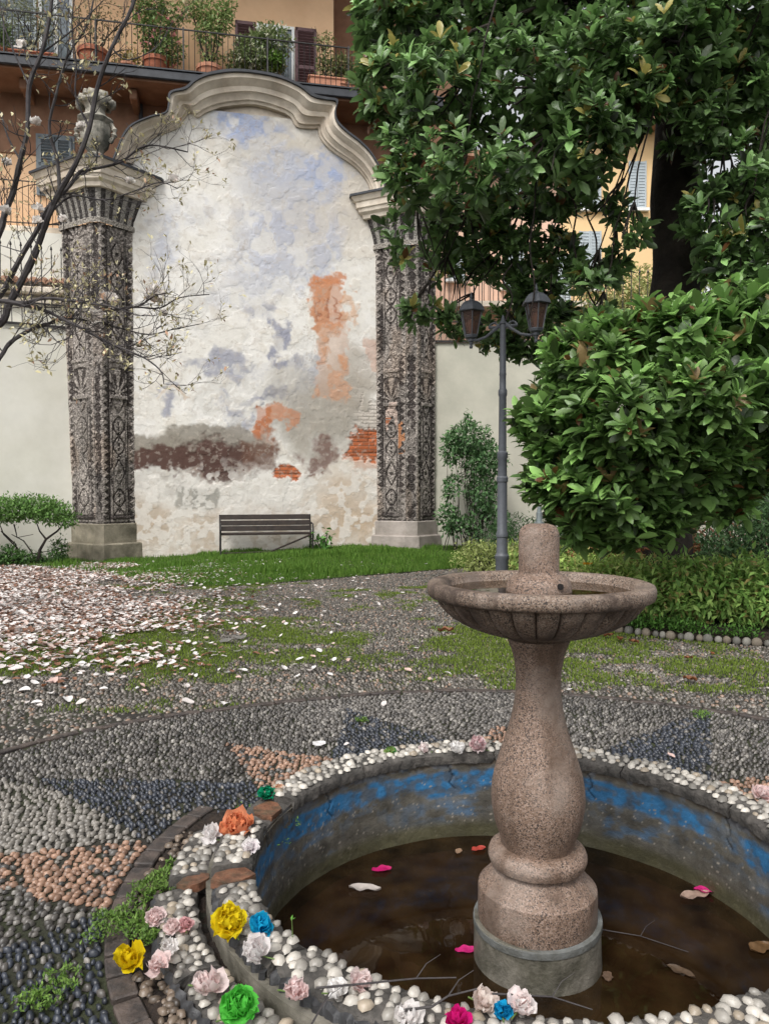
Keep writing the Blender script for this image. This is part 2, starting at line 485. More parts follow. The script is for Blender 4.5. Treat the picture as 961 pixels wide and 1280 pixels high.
def grid_pts(x0, x1, y0, y1, sx, sy, rot, jit=.30):
    L = max(x1 - x0, y1 - y0) * .75 + .2
    cx0, cy0 = (x0 + x1) / 2, (y0 + y1) / 2
    u = np.arange(-L, L, sx); v = np.arange(-L, L, sy)
    U, Vv = np.meshgrid(u, v); U = U + (np.arange(len(v)) % 2)[:, None] * sx * .5
    U = U + RNG.uniform(-jit, jit, U.shape) * sx; Vv = Vv + RNG.uniform(-jit, jit, U.shape) * sy
    X = cx0 + U * math.cos(rot) - Vv * math.sin(rot); Y = cy0 + U * math.sin(rot) + Vv * math.cos(rot)
    X, Y = X + .14 * (fbm(X * 1.6, Y * 1.6, 51, 3) - .5), Y + .14 * (fbm(X * 1.6, Y * 1.6, 52, 3) - .5)
    m = (X > x0) & (X < x1) & (Y > y0) & (Y < y1)
    return X[m], Y[m]

STAR = []   # (angle, apex radius, kind)
for k in range(-2, 11):
    STAR.append((k * 22.5 + 0, {6: 2.2, 5: 2.5, 7: 2.62, 8: 2.75, 2: 2.85}.get(k, 2.5), 'pink' if k % 2 == 0 else 'blue'))
STAR = [(180, 2.85, 'pink'), (158, 2.62, 'blue'), (135, 2.22, 'pink'), (111, 2.42, 'blue'), (86, 1.9, 'pink'), (54, 2.84, 'blue'), (28, 2.5, 'pink'), (5, 2.5, 'blue'), (203, 2.6, 'blue'), (226, 2.5, 'pink')]
def zone(x, y):
    dx, dy = x - PC[0], y - PC[1]; r = np.hypot(dx, dy)
    z = np.zeros(len(x), int)
    for i, (a, R, kd) in enumerate(STAR):
        c, s = math.cos(math.radians(a)), math.sin(math.radians(a))
        al = dx * c + dy * s; la = np.abs(-dx * s + dy * c)
        hw = (.46 if (kd == 'blue' and a > 100) else .34) * (R - al) / (R - 1.35)
        m = (al > .9) & (al < R) & (la < hw)
        z[m] = (1 if kd == 'pink' else 2) + 10 * i
    return z
RING_A0, RING_A1 = math.radians(157), math.radians(262)
def gmask(x, y):   # grass / moss in the cobbles outside the disc
    g = .5 * fbm(x * .8 + 3, y * .8, 5, 5) + .5 * fbm(x * 3.1, y * 3.1, 6, 4)
    bandm = sst(5.5, 6.2, y) * (1 - sst(7.4, 9.2, y)) * (.62 + .38 * sst(-4.5, -2.5, x))
    b2 = np.exp(-(((x + 1.9) / 1.7) ** 2 + ((y - 8.3) / 1.3) ** 2))
    return g + .185 * bandm + .10 * b2 - .025
def build_cobbles():
    Vs = []; Fs = []; Cs = []; base = 0
    def push(V, F, C):
        nonlocal base
        Vs.append(V); Fs.append(F + base); Cs.append(C); base += len(V)
    # disc
    rots = [0.9, 0.35, 1.3, 0.6, 2.2]
    for rid in range(5):
        X, Y = grid_pts(-2.9, 3.5, 1.2, 5.9, .038, .0255, rots[rid])
        dx, dy = X - PC[0], Y - PC[1]; r = np.hypot(dx, dy); a = np.degrees(np.arctan2(dy, dx)) % 360
        z = zone(X, Y)
        reg = np.where(z == 0, (np.floor(((a - 30) % 360) / 45).astype(int)) % 3, np.where(z % 10 == 1, 3, 4))
        left = (a > 158) & (a < 275)
        z = np.where(fbm(X * 9, Y * 9, 71, 3) > .72, 0, z)
        m = (reg == rid) & (r < rb(a) - .01) & (r > np.where(left, 1.64, 0)) & (np.hypot(X - PP[0], Y - PP[1]) > 1.245)
        X, Y, z, r, a = X[m], Y[m], z[m], r[m], a[m]; n = len(X)
        lum = RNG.uniform(.30, 1.45, n)
        col = np.array([.098, .089, .080])[None] * lum[:, None] * (.35 + 1.1 * fbm(X * 1.1, Y * 1.1, 41, 4))[:, None]
        # pale big cobbles on the left sector
        pale = (z == 0) & (a > 160) & (a < 178); col[pale] = np.array([.17, .155, .135]) * RNG.uniform(.7, 1.3, pale.sum())[:, None]
        light = RNG.random(n) < .12; col[light] = np.array([.20, .185, .165]) * RNG.uniform(.8, 1.3, light.sum())[:, None]
        pk = (z % 10 == 1) & (RNG.random(n) < .85); col[pk] = np.array([.26, .155, .105]) * RNG.uniform(.6, 1.25, pk.sum())[:, None]
        bl = (z % 10 == 2) & (RNG.random(n) < .85); col[bl] = np.array([.026, .030, .040]) * RNG.uniform(.5, 1.5, bl.sum())[:, None]
        s = RNG.uniform(.68, 1.18, n)
        ro = rots[rid] + RNG.normal(0, .38, n)
        push(*pebbles(X, Y, np.full(n, -.008), ro, .0178 * s, .0112 * s, .018 * s, col, '', None))
    # loose stones in the soil ring
    n = 520; a = np.radians(RNG.uniform(168, 262, n)); rr_ = RNG.uniform(1.40, 1.54, n); X = PC[0] + rr_ * np.cos(a); Y = PC[1] + rr_ * np.sin(a)
    k = fbm(X * 7, Y * 7, 33, 3) > .48; X, Y = X[k], Y[k]; n = len(X); s = RNG.uniform(.4, 1.3, n)
    push(*pebbles(X, Y, np.full(n, .012), RNG.uniform(0, 3, n), .018 * s, .013 * s, .014 * s, np.array([.10, .075, .055])[None] * RNG.uniform(.3, 1.9, n)[:, None], '', None))
    # outer field
    for rid, (rot, sx, sy) in enumerate([(1.15, .046, .031), (1.9, .043, .033)]):
        X, Y = grid_pts(-9, 4.6, 1.0, 15.4, sx, sy, rot)
        dx, dy = X - PC[0], Y - PC[1]; r = np.hypot(dx, dy)
        sel = (vn(X * .35, Y * .35, 3) > .5).astype(int)
        bx = np.where(Y > 7.85, bed_x(Y), 9)
        vis = (np.abs(X) < .53 * Y + .9)
        front = ~((Y < 7.9) & (Y > np.interp(X, BED[4:, 0], BED[4:, 1]) - .02) & (X > 2.3))
        m = (sel == rid) & (r > rb(np.degrees(np.arctan2(dy, dx))) + .09) & (Y < lawn_edge_y(X) - .05) & (X < bx - .05) & vis & front
        g = gmask(X, Y)
        m &= RNG.random(len(X)) > sst(.52, .70, g) * .50
        X, Y, g = X[m], Y[m], g[m]; n = len(X)
        col = np.array([.098, .086, .073])[None] * RNG.uniform(.35, 1.4, n)[:, None] * (.65 + .7 * fbm(X * .9, Y * .9, 43, 4))[:, None]
        light = RNG.random(n) < .14; col[light] = np.array([.24, .215, .185]) * RNG.uniform(.7, 1.2, light.sum())[:, None]
        pinkz = (RNG.random(n) < .1); col[pinkz] = np.array([.22, .15, .11]) * RNG.uniform(.7, 1.2, pinkz.sum())[:, None]
        s = RNG.uniform(.8, 1.15, n)
        push(*pebbles(X, Y, np.full(n, -.010) - .006 * sst(.5, .6, g), rot + RNG.normal(0, .42, n), .0205 * s, .0130 * s, .018 * s, col, '', None))
    o = npmesh('cobble_paving', np.concatenate(Vs), np.concatenate(Fs), m_peb, None, np.concatenate(Cs), True)
    tag(o, kind='structure')
build_cobbles()

# brick rings set in the paving
def brick_ring(name, r0, r1, a0, a1, L, z, gap=.010, h=.03, fr=lambda a: 0):
    mb = MB(); rm = (r0 + r1) / 2; n = int(rm * (a1 - a0) / L)
    for i in range(n):
        a = a0 + (a1 - a0) * (i + .5) / n + random.uniform(-.002, .002)
        q = rm + fr(a); q2 = rm + fr(a + .01); c = np.array([PC[0] + q * math.cos(a), PC[1] + q * math.sin(a), z - h / 2 + random.uniform(-.006, .003)])
        c2 = np.array([PC[0] + q2 * math.cos(a + .01), PC[1] + q2 * math.sin(a + .01), c[2]]); t = (c2 - c) / np.linalg.norm(c2 - c); rr = np.array([t[1], -t[0], 0])
        tl = random.uniform(-.02, .02); t2 = t + np.array([0, 0, tl]); t2 /= np.linalg.norm(t2)
        mb.box(c, (q * (a1 - a0) / n - gap - random.uniform(0, .008), r1 - r0, h), [t2, rr, np.cross(t2, rr)], .005)
    return tag(mb.build(name, m_brick), kind='structure')
brick_ring('paving_border', 1.545, 1.625, RING_A0, RING_A1, .12, .006)
brick_ring('paving_border', 2.735, 2.79, math.radians(20), math.radians(235), .24, .003, fr=lambda a: float(rb(math.degrees(a))) - 2.72)

# soil between the inner ring and the pond
def soil_ring():
    n, nr = 150, 16; V = []; F = []
    for i in range(nr + 1):
        r = 1.24 + (1.54 - 1.24) * i / nr
        for k in range(n + 1):
            a = math.radians(157) + math.radians(105) * k / n
            x, y = PC[0] + r * math.cos(a), PC[1] + r * math.sin(a)
            z = -.004 + .085 * (fbm(np.array([x * 12]), np.array([y * 12]), 4)[0] - .5) + .012 * RNG.standard_normal() * .4
            if i == nr: z = -.012
            V.append((x, y, z))
    for i in range(nr):
        for k in range(n): F.append((i*(n+1)+k, (i+1)*(n+1)+k, (i+1)*(n+1)+k+1, i*(n+1)+k+1))
    tag(npmesh('soil', V, F, m_soil, smooth=True), kind='structure')
soil_ring()

# lawn + planting bed sheets
m_turf = M('turf', (.035, .055, .012), .95, .3, 5, .8, 20, col2=(.05, .06, .02))
def lawn():
    V = []; F = []; xs = np.linspace(-12, 2.2, 60); nr = 16
    for x in xs:
        y0 = lawn_edge_y(x); 
        for j in range(nr + 1):
            y = y0 + (19.2 - y0) * j / nr
            V.append((x, y, -.004 + bank(x, y) + (.012 if j else 0)))
    for i in range(len(xs) - 1):
        for j in range(nr): F.append((i*(nr+1)+j, (i+1)*(nr+1)+j, (i+1)*(nr+1)+j+1, i*(nr+1)+j+1))
    tag(npmesh('lawn', V, F, m_turf, smooth=True), kind='structure')
lawn()
def bedsheet():
    V = []; F = []; 
    pts = [tuple(p) for p in BED]
    for (x, y) in pts: V.append((x, y, .012)); V.append((x + .25, y + .25, .07)); V.append((14, y + 12 if y > 12 else 19.5, .10)) 
    # simple fan strips
    for i in range(len(pts) - 1):
        F.append((3*i, 3*i+3, 3*i+4, 3*i+1)); F.append((3*i+1, 3*i+4, 3*i+5, 3*i+2))
    tag(npmesh('planting_bed', V, F, m_soil), kind='structure')
bedsheet()

# ------------------------------------------------------------------ leaf instancing
def basis(al, nrm):
    al = al / np.linalg.norm(al, axis=1, keepdims=True)
    sd = np.cross(al, nrm); L = np.linalg.norm(sd, axis=1, keepdims=True); sd = sd / np.maximum(L, 1e-6)
    up = np.cross(sd, al); return sd, al, up

def inst(T, F, pos, sd, al, up, sc, col=None):
    """T (k,3) in (side, along, up)"""
    V = pos[:, None] + sc[:, None, None] * (T[None, :, 0:1] * sd[:, None] + T[None, :, 1:2] * al[:, None] + T[None, :, 2:3] * up[:, None])
    k = len(T); n = len(pos)
    FF = (F[None] + (np.arange(n) * k)[:, None, None]).reshape(-1, F.shape[1])
    C = np.repeat(col, k, 0) if col is not None else None
    return V.reshape(-1, 3), FF, C

BIGLEAF = np.array([(0,0,0), (-.13,.25,.05),(0,.25,.0),(.13,.25,.05), (-.205,.6,.05),(0,.6,-.02),(.205,.6,.05), (-.13,.86,-.02),(0,.86,-.06),(.13,.86,-.02), (0,1,-.12)])
BIGLEAF_F = np.array([(0,2,1),(0,3,2),(1,2,5),(1,5,4),(2,3,6),(2,6,5),(4,5,8),(4,8,7),(5,6,9),(5,9,8),(7,8,10),(8,9,10)])
SMLEAF = np.array([(0,0,0), (-.22,.45,.06), (0,.5,-.01), (.22,.45,.06), (0,1,-.08)])
SMLEAF_F = np.array([(0,2,1),(0,3,2),(1,2,4),(2,3,4)])

def rnd_dir(n):
    v = RNG.standard_normal((n, 3)); return v / np.linalg.norm(v, axis=1, keepdims=True)

def shell_points(blobs, n, inner=.55, hole=0.0, hs=1.2, seed=1, clip=None):
    """random points in the outer shells of ellipsoids; blobs (c, r(3)); returns pos, outward"""
    vol = np.array([np.prod(np.array(b[1])) ** .72 for b in blobs]); vol /= vol.sum()
    idx = RNG.choice(len(blobs), n, p=vol)
    C = np.array([b[0] for b in blobs])[idx]; R = np.array([b[1] for b in blobs])[idx]
    d = rnd_dir(n); rr = RNG.uniform(inner ** 3, 1, n) ** (1/3)
    P = C + d * R * rr[:, None]
    keep = np.ones(n, bool)
    # drop those deep inside another blob
    for c, r in blobs:
        q = np.linalg.norm((P - c) / np.array(r), axis=1)
        keep &= ~((q < .45) & (RNG.random(n) < .8))
    if hole > 0:
        g = (vn(P[:, 0] * hs + P[:, 1] * .7, P[:, 2] * hs, seed) * .6 + .4 * vn(P[:, 0] * hs * 2.1, P[:, 2] * hs * 2.1 + P[:, 1], seed + 5))
        keep &= g > hole
    if clip is not None: keep &= clip(P)
    out = d / R; out /= np.linalg.norm(out, axis=1, keepdims=True)
    return P[keep], out[keep]

def rosettes(P, out, nl, size, cols, upb=.5, spread=(35, 80)):
    """whorls of long leaves at twig ends"""
    n = len(P); axis = out * (1 - upb) + np.array([0, 0, upb]) + .25 * rnd_dir(n)
    axis /= np.linalg.norm(axis, axis=1, keepdims=True)
    a1 = np.cross(axis, rnd_dir(n)); a1 /= np.linalg.norm(a1, axis=1, keepdims=True); a2 = np.cross(axis, a1)
    pos = []; al = []; nr = []; sc = []; co = []
    rsz = RNG.uniform(.7, 1.15, n); shade = RNG.uniform(.65, 1.3, n); yng = RNG.random(n) < .07
    for k in range(nl):
        th = k * 2.4 + RNG.uniform(-.3, .3, n); tl = np.radians(RNG.uniform(*spread, n) * (.6 + .6 * k / nl))
        dirr = np.cos(tl)[:, None] * axis + np.sin(tl)[:, None] * (np.cos(th)[:, None] * a1 + np.sin(th)[:, None] * a2)
        dirr[:, 2] -= .12
        pos.append(P - axis * (k / nl) * size * .35); al.append(dirr); nr.append(axis + .15 * rnd_dir(n))
        sc.append(size * RNG.uniform(.5, 1.15, n) * rsz)
        c = np.array(cols[0]) * (1 - RNG.random((n, 1))) + np.array(cols[1]) * RNG.random((n, 1))
        c = c * (shade * RNG.uniform(.75, 1.25, n))[:, None] + .02 * RNG.random((n, 1))
        c[yng & (k < 4)] = np.array(cols[2]) * RNG.uniform(.7, 1.2)
        dead = RNG.random(n) < .012; c[dead] = np.array([.13, .055, .02])
        co.append(c)
    pos, al, nr, sc, co = map(np.concatenate, (pos, al, nr, sc, co))
    sd_, al_, up_ = basis(al, nr)
    return inst(BIGLEAF, BIGLEAF_F, pos, sd_, al_, up_, sc, co)

def small_foliage(P, out, size, cols, droop=.2, nper=1, T=SMLEAF, F=SMLEAF_F, spread=.05, var=.3):
    n = len(P) * nper
    P = np.repeat(P, nper, 0) + RNG.normal(0, spread, (n, 3)); out = np.repeat(out, nper, 0)
    al = out * .6 + .8 * rnd_dir(n); al[:, 2] -= droop
    nr = np.array([0, 0, .9]) + .5 * out + .45 * rnd_dir(n)
    sd_, al_, up_ = basis(al, nr)
    t = RNG.random((n, 1)); c = np.array(cols[0]) * (1 - t) + np.array(cols[1]) * t
    if len(cols) > 2:
        m = RNG.random(n) < .12; c[m] = cols[2]
    c = c * RNG.uniform(1 - var, 1 + var, (n, 1))
    return inst(T, F, P, sd_, al_, up_, size * RNG.uniform(.65, 1.25, n), c)

def cat(parts):
    Vs, Fs, Cs, b = [], [], [], 0
    for V, F, C in parts:
        Vs.append(V); Fs.append(F + b); Cs.append(C); b += len(V)
    return np.concatenate(Vs), np.concatenate(Fs), np.concatenate(Cs)

def blob(px, py, Y, rx, ry, rd):
    c = at(px, py, Y); s = Y / FPX
    return (c, (rx * s, rd, ry * s))

# ---- grass
def blades(P, h, wd, cols, name, mat=m_grass, parent=None):
    n = len(P)
    T = np.array([(-.5, 0, 0), (.5, 0, 0), (.3, .6, .12), (-.3, .6, .12), (0, 1, .35)])
    F = np.array([(0, 1, 2), (0, 2, 3), (3, 2, 4)])
    az = RNG.uniform(0, 2 * PI, n)
    sd_ = np.stack([np.cos(az), np.sin(az), np.zeros(n)], -1); al = np.stack([-.35 * np.sin(az) * RNG.random(n), .35 * np.cos(az) * RNG.random(n), np.ones(n)], -1)
    up_ = np.cross(sd_, al)
    T = T * np.array([wd, 1, 1])
    t = RNG.random((n, 1)); c = np.array(cols[0]) * (1 - t) + np.array(cols[1]) * t
    V, FF, C = inst(T, F, P, sd_, al, up_, h, c)
    return tag(npmesh(name, V, FF, mat, parent, C), kind='stuff')

def build_grass():
    # lawn
    n = 170000
    x = RNG.uniform(-9.5, 2.1, n); y = RNG.uniform(11.5, 18.6, n)
    e = lawn_edge_y(x)
    wl = W0[1] + (x - W0[0]) * math.tan(ang)
    wl = np.where(x < -5.6, 16.6, np.where(x > 0.2, 18.3, wl))
    m = (y > e - .08 * vn(x * 5, y * 5)) & (y < wl) & (np.abs(x) < .53 * y + .6)
    thin = sst(-3.0, -4.8, x) * .75
    m &= RNG.random(n) > thin * (fbm(x * 1.2, y * 1.2, 8) > .42)
    x, y = x[m], y[m]
    P = np.stack([x, y, bank(x, y) + .002], -1)
    sh = .6 + .8 * fbm(x * .8, y * .8, 3)
    tall = (fbm(x * 1.3, y * 1.3, 9) > .6)
    tag(blades(P, (RNG.uniform(.03, .085, len(x)) * sh * (1 + .7 * tall)), .16, [(.06, .145, .018), (.15, .26, .045)], 'grass'),
        'short bright green lawn grass at the foot of the painted wall', 'grass')
    # moss-grass in the joints
    n = 420000
    x = RNG.uniform(-5.5, 4.5, n); y = RNG.uniform(5.2, 12.5, n)
    r = np.hypot(x - PC[0], y - PC[1]); g = gmask(x, y)
    fr = ~((y < 7.9) & (y > np.interp(x, BED[4:, 0], BED[4:, 1])) & (x > 2.3))
    m = (r > rb(np.degrees(np.arctan2(y - PC[1], x - PC[0]))) + .08) & (RNG.random(n) < sst(.52, .68, g)) & (np.abs(x) < .53 * y + .5) & (y < lawn_edge_y(x)) & (x < np.where(y > 7.85, bed_x(y), 9)) & fr
    x, y = x[m], y[m]; P = np.stack([x, y, np.full(len(x), -.008)], -1)
    tag(blades(P, RNG.uniform(.010, .026, len(x)), .34, [(.085, .135, .018), (.23, .31, .05)], 'moss_grass'),
        'low yellow green moss and grass growing between the cobbles', 'grass')
build_grass()

# ================================================================== FRESCO WALL
MOULD = [((142,200),(167,206)),((150,180),(172,190)),((157,166),(182,180)),((167,156),(194,172)),((188,147),(208,167)),((207,142),(222,161)),
 ((211,132),(230,151)),((213,117),(238,142)),((232,111),(247,148)),((245,100),(258,142)),((262,93),(275,136)),((290,89),(295,133)),((320,91),(318,132)),
 ((350,97),(345,139)),((375,108),(362,147)),((392,120),(371,160)),((408,124),(390,162)),((421,127),(397,162)),((419,140),(399,172)),((421,152),(407,183)),
 ((432,164),(420,194)),((450,178),(438,206)),((464,193),(450,217)),((476,215),(460,232)),((482,240),(466,254))]

def catmull(P, per=6):
    P = np.asarray(P, float); Q = []
    for i in range(len(P) - 1):
        a, b, c, d = P[max(i-1, 0)], P[i], P[i+1], P[min(i+2, len(P)-1)]
        for k in range(per):
            t = k / per
            Q.append(.5 * ((2*b) + (c-a)*t + (2*a-5*b+4*c-d)*t*t + (3*b-a-3*c+d)*t**3))
    Q.append(P[-1]); return np.array(Q)

def paint_fresco(U, Z, PX, PY):
    n1 = fbm(U * 1.3, Z * 1.3, 1, 6); n2 = fbm(U * 4, Z * 4, 2, 5); n3 = fbm(U * 12, Z * 12, 3, 4)
    wx = (fbm(U * 2.2, Z * 2.2, 31, 5) - .5) * 46; wy = (fbm(U * 2.2, Z * 2.2, 32, 5) - .5) * 46
    fx = (fbm(U * 9, Z * 9, 33, 3) - .5) * 14; fy = (fbm(U * 9, Z * 9, 34, 3) - .5) * 14
    X = PX + wx + fx; Y = PY + wy + fy
    X2 = PX + wx * .35 + fx; Y2 = PY + wy * .35 + fy
    C = np.zeros((len(U), 3)) + np.array([.68, .655, .60])
    H = np.zeros(len(U))
    def mix(col, m):
        nonlocal C
        C = C * (1 - m[:, None]) + np.array(col) * m[:, None]
    def ell(cx, cy, rx, ry, soft=.25, x=X, y=Y):
        q = np.hypot((x - cx) / rx, (y - cy) / ry); return 1 - sst(1 - soft, 1 + soft, q)
    def box(x0, x1, y0, y1, s=3, x=X2, y=Y2):
        return sst(x0 - s, x0 + s, x) * (1 - sst(x1 - s, x1 + s, x)) * sst(y0 - s, y0 + s, y) * (1 - sst(y1 - s, y1 + s, y))
    # warm / cool mottling
    mix((.60, .585, .55), sst(.45, .62, n1) * .7)
    mix((.58, .51, .42), sst(.54, .68, n2) * .30)
    mix((.74, .72, .68), sst(.5, .6, fbm(U * 3, Z * 3, 44, 5)) * .6)
    # upper sky: warm beige cloud to the right, blue remains
    mix((.45, .40, .33), ell(410, 240, 80, 80, .5) * .65)
    mix((.46, .42, .35), ell(335, 180, 60, 34, .5) * .55)
    for (cx, cy, rx, ry, k) in [(312,160,42,15,.75),(285,150,26,10,.6),(322,180,18,20,.5),(345,205,26,18,.4),(400,212,26,12,.85),(420,222,22,8,.9),(375,225,30,18,.3),(405,240,18,16,.45),(425,188,14,8,.5)]:
        mix((.19, .28, .52), ell(cx, cy, rx, ry, .5) * k * .66 * (.35 + .65 * sst(.40, .52, n2)))
    mix((.42, .44, .50), ell(360, 225, 60, 34, .6) * .5)
    # pale blue washes
    for (cx, cy, rx, ry, k) in [(345,300,52,50,.55),(330,345,70,20,.35),(412,318,16,30,.55),(205,290,14,40,.45),(240,265,30,22,.3),(200,330,16,30,.3),(375,280,50,20,.35),(300,375,50,14,.3),(400,350,20,14,.5)]:
        mix((.36, .39, .49), ell(cx, cy, rx, ry, .6) * k * (.35 + .65 * sst(.42, .54, n2)))
    # slate blue stains
    for (cx, cy, rx, ry, k) in [(344,425,9,34,.75),(352,460,20,9,.7),(272,458,30,13,.55),(238,452,20,9,.35),(205,510,10,10,.65),(340,495,30,7,.8),(300,525,14,20,.55),(380,470,22,18,.5),(215,488,16,4,.5),(300,460,60,10,.3),(330,388,24,8,.4),(288,505,10,12,.5)]:
        mix((.24, .25, .32), ell(cx, cy, rx, ry, .45) * np.minimum(1, k * 1.15) * (.4 + .6 * sst(.4, .5, n2)))
    # grey zone right
    mix((.27, .24, .195), ell(410, 520, 66, 46, .45) * .80)
    mix((.33, .29, .24), ell(440, 470, 34, 44, .5) * .65)
    mix((.36, .34, .31), ell(370, 484, 56, 24, .5) * .5)
    # painted tower
    mix((.48, .21, .10), box(391, 429, 350, 414) * (.62 + .3 * sst(.40, .52, n2))); mix((.50, .20, .09), box(392, 436, 347, 358) * .85)
    mix((.55, .33, .2), box(425, 447, 365, 412) * sst(.45, .55, n2) * .7)
    mix((.50, .27, .16), box(394, 436, 408, 500) * .75 * (.5 + .5 * sst(.42, .52, n2)))
    mix((.52, .27, .15), box(400, 434, 418, 470) * sst(.55, .6, n2) * .7)
    for x0 in (397, 407, 420): mix((.32, .13, .07), box(x0, x0 + 3, 375, 402, 1.2) * .75)
    # orange block lower
    mix((.40, .14, .055), box(318, 341, 508, 568) * (.6 + .35 * sst(.40, .52, n2))); mix((.46, .19, .09), ell(352, 520, 15, 12) * .75)
    mix((.40, .15, .08), box(322, 330, 524, 560) * .5)
    # damp band: grey fringe above the brown
    mix((.24, .215, .175), box(150, 318, 546, 568, 5) * .92); mix((.25, .225, .185), ell(255, 552, 50, 17) * .9); mix((.26, .235, .2), ell(300, 550, 40, 20) * .9)
    mix((.095, .058, .045), box(150, 318, 562, 586, 4) * .95)
    mix((.085, .047, .038), ell(270, 582, 52, 24, .3) * .97); mix((.09, .05, .04), ell(205, 575, 50, 12, .3) * .9); mix((.13, .07, .05), box(300, 345, 552, 588, 5) * .85)
    mix((.14, .072, .055), ell(402, 572, 22, 18, .35) * .85); mix((.2, .12, .09), ell(235, 600, 30, 5) * .5)
    # flaked whites under the band
    mix((.60, .57, .52), box(150, 480, 600, 700, 6) * .8)
    mix((.44, .42, .38), ell(200, 598, 46, 10) * .5)
    mix((.27, .26, .23), box(220, 274, 610, 636, 2, PX + fx * .6, PY + fy * .6) * .85)
    mix((.42, .33, .24), box(150, 480, 640, 710, 14) * (.35 + .45 * sst(.3, .7, n1)) * (.6 + .4 * sst(.35, .65, n3)))
    mix((.44, .32, .21), ell(430, 635, 46, 44, .5) * .65); mix((.34, .24, .145), ell(180, 655, 26, 30, .5) * .5)
    flk = sst(.50, .56, fbm(U * 6, Z * 6, 77, 5)) * box(150, 480, 585, 690, 12)
    mix((.66, .63, .58), flk * .65); H += flk * .006
    # exposed bricks
    def brickmask(m, strength=1.0, pale=False):
        nonlocal C, H
        row = Z / .085; fr = row - np.floor(row); u2 = U / .26 + .5 * (np.floor(row) % 2); fu = u2 - np.floor(u2)
        joint = np.maximum(1 - sst(.10, .22, np.minimum(fr, 1 - fr) * 2), 1 - sst(.03, .08, np.minimum(fu, 1 - fu) * 2))
        rv = _h(np.floor(u2), np.floor(row), 9)
        bc = np.array([.40, .115, .045])[None] * (.6 + .7 * rv[:, None]) if not pale else np.array([.62, .56, .50])[None] * (.85 + .2 * rv[:, None])
        jc = np.array([.20, .12, .08]) if not pale else np.array([.30, .26, .23])
        bc = bc * (1 - joint[:, None]) + jc * joint[:, None]
        C = C * (1 - (m * strength)[:, None]) + bc * (m * strength)[:, None]
        H = H - m * .02 - m * joint * .012
    brickmask(np.clip(box(446, 486, 490, 545, 9) + box(458, 486, 540, 552, 5), 0, 1) * sst(.38, .55, n2), .55, True)
    brickmask(np.clip(box(436, 486, 548, 575, 3) + box(430, 470, 565, 577, 3) + box(448, 486, 536, 552, 3), 0, 1))
    brickmask(np.clip(box(340, 372, 586, 598, 2) + box(350, 366, 580, 588, 2), 0, 1))
    mix((.45, .25, .16), box(440, 486, 576, 590, 4) * .6)
    mix((.50, .27, .18), ell(470, 438, 10, 12) * .5)
    mix((.45, .33, .22), ell(222, 494, 20, 4, .4) * .6)
    # fine grime, scratches
    mix((.45, .40, .34), sst(.60, .68, n3) * .28)
    cr = np.abs(fbm(U * 2.4, Z * 2.4, 61, 5) - .5)
    crm = (1 - sst(.004, .012, cr)) * sst(.5, .6, fbm(U, Z, 62)); mix((.34, .29, .24), crm * .45)
    H += (n2 - .5) * .016 + (n3 - .5) * .006 - sst(.5, .56, n1) * .006
    H += (-.012) * (ell(275, 580, 46, 24, .1)) + .01 * sst(.55, .6, n2)
    H = np.where(H < -.008, H * .7, H * .45)
    return np.clip(C, 0, 1), H

